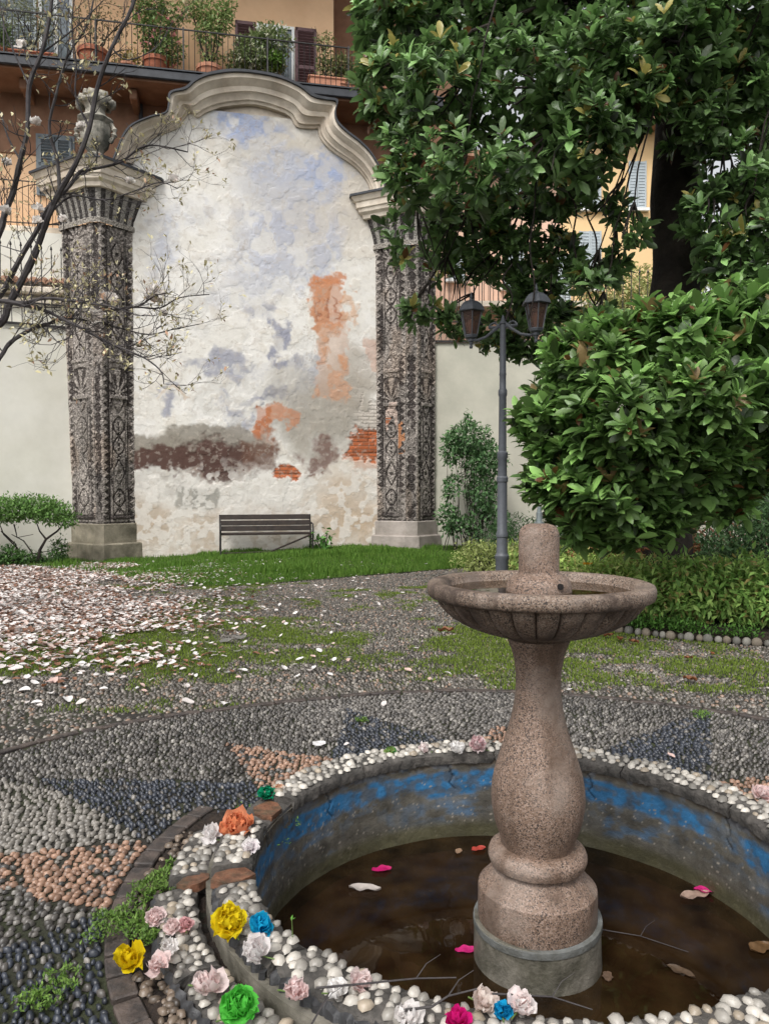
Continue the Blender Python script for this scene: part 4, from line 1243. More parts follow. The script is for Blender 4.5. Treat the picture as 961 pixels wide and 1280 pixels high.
balcony_plant(160, 24, .26, 'potted_shrub', 'small pot with yellow green foliage between two larger pots', m_terral, [(157,78,15,8),(165,72,10,7)], 500, .08, [(.16,.17,.03),(.30,.22,.04)], off=.8)
balcony_plant(195, 30, .48, 'potted_camellia', 'tall pink flowering camellia in a brown pot', m_terra, [(195,40,24,20),(205,62,24,18),(185,15,20,18),(215,20,14,16),(190,5,18,14)], 3000, .10, G1, stem=True, flowers=(60, (.80,.36,.38), .10))
balcony_plant(262, 30, .42, 'potted_tree', 'small thin trunked tree in terracotta pot beside the camellia', m_terral, [(240,10,16,14),(262,42,18,16),(275,25,16,18),(258,15,14,18),(285,8,10,12),(262,71,12,5)], 1900, .10, G2, stem=True)
balcony_plant(340, 36, .22, 'planter_box', 'white flowering bush spreading over planter before the plum shutters', m_terra, [(318,65,24,20),(345,52,20,16),(300,78,18,10),(330,42,14,8),(330,80,26,8)], 3400, .11, [(.13,.19,.07),(.27,.34,.14),(.62,.62,.46)], box=True, flowers=(70, (.72,.70,.55), .08))
balcony_plant(352, 20, .2, 'potted_shrub', 'small bright green feathery plant in front of the window planter', m_terral, [(344,77,11,8)], 700, .10, [(.10,.2,.03),(.16,.28,.05)], off=.95)
balcony_plant(410, 48, .42, 'planter_box', 'pale terracotta trough with drooping yellowish plant at right of the shutters', m_terral, [(405,52,10,9),(412,86,16,7),(425,80,14,10),(404,75,5,10)], 900, .10, [(.10,.16,.05),(.30,.30,.14)], box=True, stem=True)
balcony_plant(455, 60, .32, 'planter_box', 'long terracotta trough with dark plant half hidden by the magnolia leaves', m_terral, [(445,100,24,14),(462,95,18,16)], 1200, .10, G1, box=True)

# ================================================================== FAR BUILDING + GREENERY BEHIND THE RIGHT WALL
def far_building():
    Y = 27.0
    def P(px, py, off=0): p = at(px, py, Y - off); return p
    xl, xr, xm = P(520, 300)[0], P(842, 300)[0], P(700, 300)[0]; zt = P(700, 165)[2]
    t = thing('town_house', ((xl+xr)/2, Y, 0), 'pink and yellow town house with pale shutters seen through the evergreen tree', 'building')
    mb = MB(); mb.box(((xl+xm)/2, Y + 3, zt/2 - .6), (xm-xl, 6, zt - 1.2)); mb.build('pink_wall', m_pink, t)
    mb = MB(); mb.box(((xr+xm)/2, Y + 3, zt/2), (xr-xm, 6.1, zt)); mb.build('yellow_wall', m_yellow, t)
    mb = MB(); mb.box(((xl+xm)/2 - .1, Y + 2.7, zt - 1.1), (xm-xl+.4, 7.2, .2)); mb.box(((xr+xm)/2 + .1, Y + 2.7, zt + .1), (xr-xm+.6, 7.2, .2)); mb.build('roof', m_tile, t)
    for (x0, x1, y0, y1, sh) in [(784, 806, 203, 262, 1), (722, 750, 290, 362, 1), (694, 712, 318, 384, 1), (560, 580, 300, 350, 1), (628, 654, 300, 360, 1), (628, 654, 200, 250, 1), (722, 750, 205, 262, 1), (826, 840, 210, 262, 1)]:
        a = P(x0, y1); b = P(x1, y0); w_ = b[0]-a[0]; h = b[2]-a[2]; cx = (a[0]+b[0])/2; cz = (a[2]+b[2])/2
        o = bpy.data.objects.new('window', None); COL.objects.link(o); o.parent = t; o.matrix_parent_inverse = parent_world(t).inverted()
        mb = MB(); mb.box((cx, Y - .03, cz), (w_, .1, h)); mb.build('pane', m_glass, o)
        for s in (-1, 1):
            mb = MB()
            sx = cx + s * w_ * .25
            for k in range(int(h / .1)): mb.box((sx, Y - .10, a[2] + (k + .5) * h / int(h / .1)), (w_*.46, .03, .07))
            for q in (-1, 1): mb.box((sx + q * w_ * .22, Y - .11, cz), (.05, .04, h))
            mb.box((sx, Y - .09, cz), (w_*.44, .012, h - .02)); mb.build('shutter', m_shutl, o)
        mb = MB(); mb.box((cx, Y - .12, a[2] - .05), (w_ + .2, .2, .1)); mb.build('sill', m_white, o)
    b = bpy.data.objects.new('balcony', None); COL.objects.link(b); b.parent = t; b.matrix_parent_inverse = parent_world(t).inverted()
    a = P(560, 388); c = P(760, 388)
    mb = MB(); mb.box(((a[0]+c[0])/2, Y - .5, a[2]), (c[0]-a[0], 1.0, .18)); mb.build('slab', m_stone, b)
    mb = MB(); mb.bar((a[0], Y - .95, a[2] + 1.1), (c[0], Y - .95, a[2] + 1.1), .04); x = a[0]
    while x < c[0]: mb.tube([(x, Y - .95, a[2]), (x, Y - .95, a[2] + 1.1)], .012, 4, False); x += .16
    mb.build('railing', m_iron, b)
far_building()

def bg_tree(px, py, Y, blobs, n, leaf, cols, label, name='garden_tree', size_trunk=.12, T=SMLEAF, cat_='tree', group=None, parent=None):
    c = at(px, 600, Y); c[2] = 0
    t = thing(name, c, label, cat_, group)
    bl = [blob(bx, by, Y + dy, rx, ry, rx * Y / FPX) for bx, by, rx, ry, dy in blobs]
    P, out = shell_points(bl, n, .3, .40, .9, int(px))
    V, F, C = small_foliage(P, out, leaf, cols); npmesh('crown', V, F, m_leafm, t, C)
    mb = MB(); z = min(b[0][2] for b in bl)
    fork = c + ZZ * max(.5, z * .6)
    mb.tube([c - ZZ * .05, (c + fork) / 2 + np.array([.1, 0, 0]), fork], [size_trunk, size_trunk * .8, size_trunk * .6], 8)
    for b, r in bl: mb.tube([fork, (fork + b) / 2 + np.array([.2, 0, .1]), b], [size_trunk * .55, size_trunk * .35, size_trunk * .12], 6)
    mb.build('trunk', m_bark, t, True)
    return t
bg_tree(900, 300, 23, [(880,330,60,50,0),(935,300,50,60,1),(860,380,60,30,0),(960,350,50,60,0)], 9000, .17, [(.26,.34,.07),(.42,.50,.16)], 'light yellow green bamboo like tree right of the dark trunk', 'bamboo_clump', .08)
bg_tree(800, 390, 22, [(770,360,50,30,0),(810,380,50,34,0),(740,400,40,20,0)], 5000, .14, [(.28,.32,.10),(.45,.45,.2)], 'pale yellowish shrub tree above the wall left of the dark trunk', 'garden_tree', .07)
bg_tree(1010, 200, 26, [(990,190,60,90,0),(1000,60,60,80,1),(1040,300,60,80,0)], 8000, .22, [(.05,.09,.03),(.10,.15,.05)], 'dark green tree at the far right edge behind the garden wall', 'garden_tree', .2)

# ================================================================== POND
PCZ = np.array([PC[0], PC[1], 0.])
PPZ = np.array([PP[0], PP[1], 0.])
def pp(r, deg, z): a = math.radians(deg); return np.array([PP[0] + KP * r * math.cos(a), PP[1] + KP * r * math.sin(a), z])

def build_pool():
    t = thing('pond', PPZ, 'round sunken concrete pond with blue painted inner wall and broken white pebble rim', 'pond')
    # inner wall painted
    n, nz = 900, 90; V = []; C = []; zs = np.linspace(RIM_Z - .03, -.62, nz)
    k = np.arange(n + 1); a = 2 * PI * k / n
    A, Zg = np.meshgrid(a, zs, indexing='ij'); A = A.ravel(); Z = Zg.ravel()
    arc = A * 1.0
    nn = fbm(arc * 6, Z * 14, 5, 5); n2 = fbm(arc * 22, Z * 30, 6, 4); n3 = fbm(np.cos(A) * 3 + 5, np.sin(A) * 3 + 5, 7, 4)
    R = 1.0 + .012 * (nn - .5) - .008 * sst(-.02, -.3, Z)
    drip = fbm(arc * 26, Z * 2.2, 66, 4); col = np.array([.098, .090, .074])[None] * (.45 + 1.1 * nn[:, None]) * (.65 + .7 * drip[:, None])
    # grey-brown top band
    top = sst(.015, .035, Z + .06 * (nn - .5)); col = col * (1 - top[:, None]) + np.array([.085, .068, .050]) * (.5 + 1.0 * n2[:, None]) * top[:, None]
    blue = sst(-.115, -.085, Z + .11 * (nn - .5)) * (1 - sst(-.015, .01, Z + .07 * (nn - .5)))
    pos = sst(-.15, .1, np.sin(A) + .35)    # the paint survives on the far side
    bm = blue * (.45 + .55 * sst(.38, .52, n2)) * (.35 + .65 * sst(.36, .46, n3)) * pos
    low = sst(-.30, -.24, Z) * (1 - sst(-.20, -.12, Z)) * sst(.46, .56, nn) * sst(.45, .55, n3) * .45 * pos
    low2 = sst(.53, .6, n2) * .22 * sst(-.26, -.1, Z) * pos
    m = np.clip(bm + low + low2 * .7, 0, 1)[:, None]
    col = col * (1 - m) + np.array([.028, .125, .26]) * (.6 + .8 * n2[:, None]) * m
    sp = (_h(np.floor(arc / .0075), np.floor(Z / .007), 8) > .975) & (n2 > .45) & (Z < -.04); col[sp] = (.27, .24, .20)
    alg = sst(-.24, -.31, Z)[:, None]; col = col * (1 - alg * .7) + np.array([.06, .055, .02]) * alg * .7
    cr = (np.abs(((A * 57.3 + 12 * (fbm(A * 0 + 1, Z * 9, 4) - .5)) % 40.0) - 20) < .22) & (Z > -.10); col[cr] *= .45; R = R + np.where(cr, .008, 0)
    V = np.stack([PP[0] + KP * R * np.cos(A), PP[1] + KP * R * np.sin(A), Z], -1)
    I, J = np.meshgrid(np.arange(n), np.arange(nz - 1), indexing='ij'); I = I.ravel(); J = J.ravel()
    F = np.stack([I*nz+J, I*nz+J+1, (I+1)*nz+J+1, (I+1)*nz+J], -1)
    npmesh('basin_wall', V, F, m_poolwall, t, col, True)
    # outside shell of the wall
    mb = MB(); mb.lathe([(1.16 * KP, -.66), (1.16 * KP, RIM_Z - .045), (.995 * KP, RIM_Z - .045)], PPZ, 96)
    mb.f = [f for f in mb.f if len(f) == 4]; mb.build('outer_wall', m_conc, t)
    # floor
    V = [(PP[0], PP[1], -.5)]; F = []; nr = 14; m_ = 90
    for i in range(1, nr + 1):
        for q in range(m_):
            a = 2*PI*q/m_; r = 1.03 * KP * i / nr; V.append((PP[0] + r*math.cos(a), PP[1] + r*math.sin(a), -.5 + .05 * float(fbm(np.array([3+r*math.cos(a)*4]), np.array([3+r*math.sin(a)*4]), 2)[0]) + .04 * (r/1.03)**3))
    for q in range(m_): F.append((0, 1+q, 1+(q+1) % m_))
    for i in range(nr - 1):
        for q in range(m_):
            a0 = 1+i*m_+q; a1 = 1+i*m_+(q+1) % m_; F.append((a0, a0+m_, a1+m_)); F.append((a0, a1+m_, a1))
    npmesh('pool_floor', V, F, m_poolfloor, t, None, True)
    # ---- stone rim blocks with set pebbles
    m_rim = M('rim_concrete', (.105, .095, .085), .8, .35, 16, .8, 45, col2=(.045, .042, .038), bdist=.015)
    pv = []
    def block(r0, r1, a0, a1, z, h, seed, lip=.0):
        """curved slab with broken ends and rough edges"""
        n = max(6, int((a1 - a0) * 1.2)); rr = random.Random(seed); V = []; F = []; m = 10
        for i in range(n + 1):
            f = i / n
            for (ri, zi) in ((0, -h), (-.02, -h*.5), (0, -.012), (.12, 0), (.5, .004), (.88, 0), (1, -.012), (1.02, -h*.5), (1, -h)):
                ad = a0 + (a1 - a0) * f + (rr.uniform(-.5, .5) if i in (0, n) else 0)
                rad = r0 + (r1 - r0) * ri + rr.uniform(-.006, .006)
                V.append(pp(rad, ad, z + zi + rr.uniform(-.003, .003)))
        for i in range(n):
            for q in range(8): F.append((i*9+q, (i+1)*9+q, (i+1)*9+q+1, i*9+q+1))
        F.append(tuple(range(9))); F.append(tuple(n*9 + q for q in range(9))[::-1])
        mb = MB(); mb.add(V, F); mb.build('rim_block', m_rim, t, True, 50)
    def setpeb(r0, r1, a0, a1, z, rows, size, seed, lum=1.0, lose=.06, edge_=.5):
        rng = np.random.default_rng(seed); out = []
        for j in range(rows):
            r = r0 + (r1 - r0) * (j + .5) / rows; st = math.degrees(size * 1.03 / r)
            a = np.arange(a0 + edge_, a1 - edge_, st) + (j % 2) * st / 2 + rng.uniform(-.18, .18, len(np.arange(a0 + edge_, a1 - edge_, st))) * st
            a = a[rng.random(len(a)) > lose]
            rad = r + rng.uniform(-.28, .28, len(a)) * size
            out.append(np.stack([PP[0] + KP * rad * np.cos(np.radians(a)), PP[1] + KP * rad * np.sin(np.radians(a)), a], -1))
        P = np.concatenate(out); n = len(P)
        s = rng.uniform(.65, 1.28, n) * size * .52
        c = np.array([.41, .38, .335])[None] * rng.uniform(.35, 1.3, n)[:, None] * lum
        br = rng.random(n) < .12; c[br] = np.array([.30, .25, .19]) * rng.uniform(.7, 1.2, br.sum())[:, None]
        V, F, C = pebbles(P[:, 0], P[:, 1], np.full(n, z) + rng.uniform(-.003, .003, n), np.radians(P[:, 2]) + rng.normal(0, .5, n), s * 1.12, s * .90, s * .80, np.clip(c, 0, .8), '', None, sink=.2)
        npmesh('pebble_coping', V, F, m_peb, t, C, True)
    RZ = RIM_Z
    # far and right rim: continuous, three to four rows of small white pebbles
    for (a0, a1, sd_) in ((128.5, 156, 1), (88, 127.8, 2), (52, 87.2, 3), (20, 51.4, 4), (-14, 19.4, 5), (-60, -14.6, 6)):
        block(.99, 1.155, a0, a1, RZ - .004, .06, sd_); setpeb(1.0, 1.15, a0, a1, RZ, 4, .039, sd_ + 50, 1.05, .02)
    # left chunk, wide
    block(1.0, 1.14, 171, 190, RZ, .08, 8); setpeb(1.01, 1.13, 171.5, 189, RZ + .003, 4, .036, 60, .95, .02)
    block(1.15, 1.29, 172, 189, RZ - .045, .08, 9); setpeb(1.16, 1.28, 173, 188, RZ - .042, 4, .036, 61, .85, .03)
    # near-left inner tier
    block(1.0, 1.13, 197, 222, RZ, .10, 10); setpeb(1.01, 1.12, 198, 213, RZ + .004, 4, .037, 62, .75, .15); setpeb(1.01, 1.12, 213, 222, RZ + .004, 4, .037, 64, .85, .12)
    block(.97, 1.12, 223, 272, RZ, .09, 11); setpeb(.98, 1.11, 223.5, 271, RZ + .004, 4, .036, 63, .9, .02)
    block(.97, 1.13, 273, 299, RZ - .004, .09, 12); setpeb(.98, 1.12, 273.5, 299, RZ, 4, .040, 65, 1.0, .02)
    # outer lower tier (old planter edge)
    block(1.19, 1.33, 192, 214, RZ - .06, .09, 13); setpeb(1.20, 1.32, 192.5, 213.5, RZ - .055, 4, .036, 66, .85, .03)
    block(1.18, 1.32, 215, 250, RZ - .07, .09, 14); setpeb(1.19, 1.31, 215.5, 250, RZ - .065, 4, .036, 67, .8, .06)
    # dark fluted risers (broken rounded edge of the tiers)
    def riser(r, a0, a1, z, h, name, mat, amp=.012, wl=.045):
        n = int((a1 - a0) * 12); V = []; F = []
        for i in range(n + 1):
            a = a0 + (a1 - a0) * i / n
            w_ = amp * abs(math.sin(math.radians(a) * r / wl * PI))
            for (dr, zz) in ((0, z), (.012 + w_, z - .01), (.016 + w_, z - h * .5), (.02 + w_, z - h)):
                V.append(pp(r + dr + .004 * math.sin(a * 3.1), a, zz + .004 * math.sin(a * 1.7)))
        for i in range(n):
            for q in range(3): F.append((i*4+q, i*4+q+1, (i+1)*4+q+1, (i+1)*4+q))
        mb = MB(); mb.add(V, F); mb.build(name, mat, t, True, 60)
    m_dk = M('dark_wet_stone', (.030, .030, .032), .45, .4, 12, .5, 40)
    riser(1.125, 197, 222, RZ - .012, .13, 'fluted_edge', m_dk); riser(1.115, 223, 272, RZ - .012, .13, 'fluted_edge', m_dk)
    riser(1.325, 192, 250, RZ - .07, .10, 'outer_edge', m_dk, .002, .09)
    # terracotta shards exposed where the rim broke away
    m_shard = M('broken_tile', (.17, .075, .042), .6, .45, 20, .8, 40, col2=(.075, .05, .03), mixscale=14)
    for (r, a, L, w_, z, rz) in [(1.06, 162, .24, .13, .088, .2), (1.07, 193.2, .15, .13, .10, -.3), (1.20, 190.5, .12, .10, .07, .5)]:
        p = pp(r, a, z); aa = math.radians(a) + rz; e1 = np.array([-math.sin(aa), math.cos(aa), .05]); e1 /= np.linalg.norm(e1); e2 = np.array([math.cos(aa), math.sin(aa), 0.]); e2 -= e1 * np.dot(e1, e2); e2 /= np.linalg.norm(e2)
        mb = MB(); q_ = random.Random(int(a)); n3 = np.cross(e1, e2); n3 = n3 * np.sign(n3[2]); ring = [p + e1 * L * .5 * math.cos(k) * q_.uniform(.65, 1.05) + e2 * w_ * .62 * math.sin(k) * q_.uniform(.6, 1.1) for k in np.linspace(0, 6.28, 8)[:-1]]; mb.add([v for v in ring] + [v - n3 * .03 for v in ring], [tuple(range(7)), tuple(range(7, 14))[::-1]] + [(i, (i + 1) % 7, 7 + (i + 1) % 7, 7 + i) for i in range(7)]); mb.build('broken_tile', m_shard, t)
    block(1.0, 1.17, 156, 171, RZ - .035, .08, 15); block(1.0, 1.15, 190, 197.5, RZ - .05, .08, 16)
    # channel floor between the tiers
    o = ring_sheet('channel_floor', 1.18, 1.30, -.02, m_dk, 60, math.radians(190), math.radians(262), 2, None, t, PP)
    return t
build_pool()
n = 96
wt = ([(PP[0], PP[1], WAT_Z)] + [(PP[0] + .998 * KP * math.cos(2*PI*k/n), PP[1] + .998 * KP * math.sin(2*PI*k/n), WAT_Z) for k in range(n)], [(0, 1+k, 1+(k+1) % n) for k in range(n)])
tag(npmesh('water', wt[0], wt[1], m_water), kind='structure')

# ================================================================== FOUNTAIN
def build_fountain():
    c = PCZ.copy()
    t = thing('fountain', (c[0], c[1], -.5), 'brown granite fountain with fluted bowl on a baluster rising from the pond', 'fountain')
    wob = lambda a, r, z, i: 1 + .006 * math.sin(3 * a + z * 9)
    mb = MB(); mb.lathe([(.254, -.54), (.252, -.35), (.249, -.23), (.249, -.195), (.245, -.190), (.20, -.188)], c, 64, wob); mb.build('concrete_base', m_conc, t, True)
    mb = MB(); mb.lathe([(.20, -.238), (.2385, -.236), (.2392, -.224), (.238, -.212), (.20, -.205)], c, 48); 
    m_mort = M('grey_mortar', (.135, .14, .135), .8, .3, 14, .6, 40, col2=(.085, .085, .075)); 
    mb.v = [(x, y, z + .030 + .014 * math.sin(math.atan2(y - c[1], x - c[0]) * 1.0 + 1.0)) for x, y, z in mb.v]
    mb.v = [(c[0] + (x - c[0]) * 1.062, c[1] + (y - c[1]) * 1.062, z) for x, y, z in mb.v]
    mb.build('mortar_joint', m_mort, t, True)
    mb = MB(); mb.lathe([(.15, -.20), (.231, -.20), (.2345, -.185), (.2345, -.066), (.232, -.056), (.224, -.050), (.166, .018), (.160, .028), (.15, .035)], c, 64); mb.build('plinth', m_granite, t, True, 28)
    mb = MB(); mb.lathe([(.14, .023), (.165, .026), (.187, .038), (.1945, .058), (.1945, .073), (.187, .092), (.167, .105), (.14, .108)], c, 64); mb.build('torus', m_granite, t, True)
    prof = [(.10, .100), (.141,.104),(.146,.130),(.163,.175),(.174,.215),(.182,.26),(.1845,.30),(.182,.345),(.173,.395),(.158,.445),(.140,.50),(.122,.555),(.108,.605),(.097,.655),(.0905,.705),(.088,.75),(.089,.79),(.094,.83),(.102,.87),(.112,.90),(.121,.921),(.122,.930),(.1,.933)]
    mb = MB(); mb.lathe(prof, c, 64, wob); mb.build('baluster', m_granite, t, True)
    # bowl with gadroons
    n = 448
    def flute(a, r, z, i):
        if r < .14 or r > .425 or i > 14: return 1
        q = abs(math.sin(a * 14)); return 1 - .085 * (1 - q ** .30) * min(1, (r - .13) / .06)
    P_ = [(.08, .903), (.128, .905), (.140, .915), (.19, .926), (.25, .942), (.305, .963), (.35, .988), (.385, 1.016), (.408, 1.043), (.420, 1.062), (.428, 1.070), (.440, 1.072), (.450, 1.078), (.4545, 1.095), (.4545, 1.113), (.449, 1.126), (.436, 1.131), (.405, 1.131), (.392, 1.127), (.384, 1.115), (.378, 1.09), (.33, 1.06), (.25, 1.04), (.1, 1.03), (0, 1.03)]
    P_ = [(r * .97, z + .026) for r, z in P_]; mb = MB(); mb.lathe(P_, c, n, flute); mb.build('bowl', m_granite_d, t, True, 50)
    n = 64; npmesh('bowl_water', [(c[0] + .3795 * math.cos(2*PI*k/n), c[1] + .3795 * math.sin(2*PI*k/n), 1.120) for k in range(n)], [tuple(range(n))], m_bwater, t)
    # finial
    mb = MB(); mb.lathe([(.125, 1.05), (.128, 1.12), (.126, 1.145), (.118, 1.165), (.104, 1.178), (.092, 1.184), (.082, 1.190), (.0795, 1.20), (.0795, 1.335), (.077, 1.352), (.069, 1.370), (.055, 1.380), (.035, 1.386), (0, 1.388)], c, 48, wob); mb.build('finial', m_granite, t, True, 50)
    hp = c + np.array([.055, -.112, 1.148]); mb = MB(); mb.tube([hp + (0, .03, 0), hp + np.array([.004, -.008, .002])], .012, 12); mb.build('water_outlet', m_dkhole, t)
    mb = MB(); mb.lathe([(.020, 1.38), (.020, 1.392), (.0125, 1.394), (.012, 1.43), (.009, 1.432), (.008, 1.452), (0, 1.453)], c, 16); mb.build('spout', m_pipe, t, True)
m_dkhole = M('hole_dark', (.01, .008, .008), .9, .1, 5, 0)
m_pipe = M('zinc_pipe', (.22, .25, .25), .45, .2, 20, .1, 60, metal=.6)
build_fountain()

# ================================================================== PAPER FLOWERS
def flower_mesh(seed, size, col, col2, style='rose'):
    rng = np.random.default_rng(seed); Vs = []; Fs = []; Cs = []; b = 0
    m = 8
    npet = 24 if style == 'rose' else 9
    u, v = np.meshgrid(np.linspace(-1, 1, m), np.linspace(0, 1, m), indexing='ij'); u = u.ravel(); v = v.ravel()
    F = np.array([(i*m+j, (i+1)*m+j, (i+1)*m+j+1, i*m+j+1) for i in range(m-1) for j in range(m-1)])
    for k in range(npet):
        f = k / npet
        az = k * 2.4 + rng.uniform(-.3, .3); tilt = .15 + 1.25 * f ** .8 + rng.uniform(-.15, .15)
        if style == 'twist': tilt = rng.uniform(.3, 1.7)
        L = size * (.45 + .42 * f) * rng.uniform(.8, 1.15); W = size * (.26 + .26 * f) * rng.uniform(.8, 1.2)
        ph = rng.uniform(0, 6, 4)
        w_ = W * u * (.30 + .85 * np.sin(v ** .8 * PI * .80))
        ruff = size * .13 * v * np.sin(u * 5 + ph[0]) * np.sin(v * 6 + ph[1]) + size * .10 * v ** 2 * np.sin(u * 8 + ph[2])
        cup = size * .28 * (u ** 2) * (1 - .4 * f) + size * .34 * v ** 3 * (1 if f < .75 else .25)
        x = w_; y = L * v * (1 - .06 * u * u); z = cup + ruff
        # place: petal leaves the centre along the tilt direction
        ct, st = math.cos(tilt), math.sin(tilt)
        # along = tilt from +Z outward; up = inward normal
        al = np.array([st * math.cos(az), st * math.sin(az), ct]); nr = np.array([-ct * math.cos(az), -ct * math.sin(az), st]); sd_ = np.cross(al, nr)
        P = x[:, None] * sd_ + y[:, None] * al + z[:, None] * nr + al * size * .04 + np.array([0, 0, -size * .15 * f])
        P += rng.normal(0, size * .022, P.shape)
        t = np.clip(.25 + rng.uniform(-.2, .3) + .4 * (1 - v), 0, 1)[:, None] if col2 is not None else np.zeros((m*m, 1))
        c = np.array(col) * (1 - t) + np.array(col2 if col2 is not None else col) * t
        Vs.append(P); Fs.append(F + b); Cs.append(c * rng.uniform(.9, 1.05)); b += m * m
    V = np.concatenate(Vs); V[:, 2] -= V[:, 2].min() * .55
    return V, np.concatenate(Fs), np.concatenate(Cs)
m_paper = M('crepe_paper', None, .8, .03, 14, .35, 90, attr=True, spec=.1, transl=.42, bdist=.003)
m_green = M('stem_green', (.10, .16, .04), .6, .2, 10, .1)
WHT = (.90, .88, .86); PKW = (.88, .66, .64)
FLW = [
 (288,1151,44,.13,(.80,.66,.02),(.75,.55,.01),'rose',(0,-.35),'large yellow crepe paper rose on the broken inner rim'),
 (327,1156,34,.13,(.01,.40,.66),(.01,.30,.55),'twist',(0,-.3),'turquoise blue paper flower beside the large yellow rose on the rim'),
 (322,1184,46,.13,WHT,(.88,.80,.80),'twist',(0,-.3),'white paper flower just below the turquoise one on the inner rim'),
 (162,1193,42,.05,(.80,.62,.01),(.7,.5,.01),'twist',(0,-.3),'crumpled yellow paper flower lying on the dark soil at left'),
 (195,1146,24,.06,(.78,.66,.65),PKW,'rose',(0,-.4),'small pale pink paper flower on green weeds at the left of the pond'),
 (216,1158,20,.08,(.78,.66,.64),PKW,'rose',(0,-.4),'left one of two small dusty pink paper roses touching each other on the rim'),
 (233,1156,18,.08,(.72,.45,.45),(.7,.36,.38),'rose',(0,-.4),'deeper pink right one of two touching small paper roses on the rim'),
 (212,1182,30,.08,WHT,(.8,.74,.72),'twist',(0,-.4),'white paper flower on the outer tier under the pair of pink roses'),
 (200,1206,32,.07,(.80,.68,.66),PKW,'twist',(-.2,-.4),'blush pink folded paper flower at the outer tier edge above the soil'),
 (262,1224,48,.08,(.80,.70,.68),PKW,'twist',(0,-.3),'large blush white paper flower on the pebbles of the outer tier'),
 (300,1256,50,.07,(.13,.62,.09),(.10,.50,.06),'rose',(0,-.35),'big bright green crepe paper flower at the outer tier'),
 (368,1233,38,.13,(.80,.68,.67),PKW,'twist',(.2,-.3),'pinkish white paper flower on the near rim left of the white bow'),
 (422,1236,34,.13,WHT,WHT,'twist',(0,-.3),'pure white bow like paper flower on the near rim'),
 (449,1224,34,.13,(.80,.72,.70),PKW,'twist',(.3,-.3),'white and pink paper flower overhanging the water from the near rim'),
 (297,1029,42,.11,(.78,.27,.12),(.75,.34,.2),'rose',(0,-.3),'orange paper flower on the left end of the far rim'),
 (264,1043,27,.10,WHT,(.8,.74,.74),'twist',(0,-.3),'white paper flower left of the orange one'),
 (314,1058,24,.12,WHT,(.75,.66,.7),'twist',(0,-.3),'small white paper flower beside the broken tile under the orange one'),
 (333,990,22,.10,(.01,.32,.16),(.01,.24,.12),'rose',(0,-.3),'dark emerald green paper flower behind the left rim'),
 (349,986,15,.10,(.78,.52,.36),(.75,.45,.3),'rose',(0,-.3),'tiny peach paper flower touching the emerald one'),
 (488,940,15,.11,(.03,.38,.12),(.62,.42,.12),'rose',(0,-.3),'small green and mustard paper flower on the far rim'),
 (530,933,20,.12,WHT,PKW,'twist',(0,-.3),'small white paper flower on the far rim nearest the green and mustard one'),
 (571,934,24,.12,WHT,WHT,'twist',(0,-.3),'flat white paper flower in the middle of the far rim left of the baluster'),
 (597,931,24,.12,(.80,.74,.72),(.66,.25,.3),'rose',(0,-.3),'white paper flower with reddish pink heart on the far rim touching the baluster'),
 (508,1268,42,.13,WHT,(.8,.74,.72),'twist',(0,-.3),'white paper flower at the bottom edge of the photo left of the magenta one'),
 (573,1274,36,.13,(.66,.01,.19),(.55,.01,.16),'twist',(0,-.3),'magenta paper flower on the near rim at the bottom'),
 (604,1248,40,.13,(.78,.70,.64),(.78,.62,.56),'twist',(0,-.3),'cream paper flower on the near rim touching the sky blue one'),
 (627,1260,28,.14,(.01,.36,.66),(.01,.28,.55),'twist',(0,-.3),'sky blue paper flower between cream and white ones on the near rim'),
 (650,1252,38,.14,WHT,PKW,'twist',(.2,-.2),'white paper flower with pink veins right of the sky blue one on the near rim'),
 (951,990,28,.12,(.80,.66,.64),PKW,'twist',(0,-.3),'pale pink paper flower on the rim at the right edge'),
]
for i, (px, py, wpx, z, c1, c2, st, tl, lab) in enumerate(FLW):
    p = gr(px, py + wpx * .28, z - .012); d = (p - np.array([0, 0, CAMZ])) @ FW
    R = wpx / 2 * d / FPX * 1.05
    V, F, C = flower_mesh(100 + i, R / .80, c1, c2, st)
    rm = Matrix.Rotation(-tl[1] * 1.3, 3, 'X') @ Matrix.Rotation(tl[0], 3, 'Y') @ Matrix.Rotation(i * 1.7, 3, 'Z')
    # tilt the face towards the viewer side
    V = V @ np.array(rm).T; V[:, 2] -= V[:, 2].min() * .9
    t = thing('paper_flower', p, lab, 'paper flower', 'paper flowers left on the pond rim')
    npmesh('petals', V + p, F, m_paper, t, C, True)
    rr = random.Random(i); a = rr.uniform(0, 6.28)
    mb = MB(); mb.tube([p + np.array([0, 0, .012]), p + np.array([.5*R*math.cos(a), .5*R*math.sin(a), .006]), p + np.array([1.15*R*math.cos(a), 1.15*R*math.sin(a), .004])], .0022, 5); mb.build('stem', m_green, t)

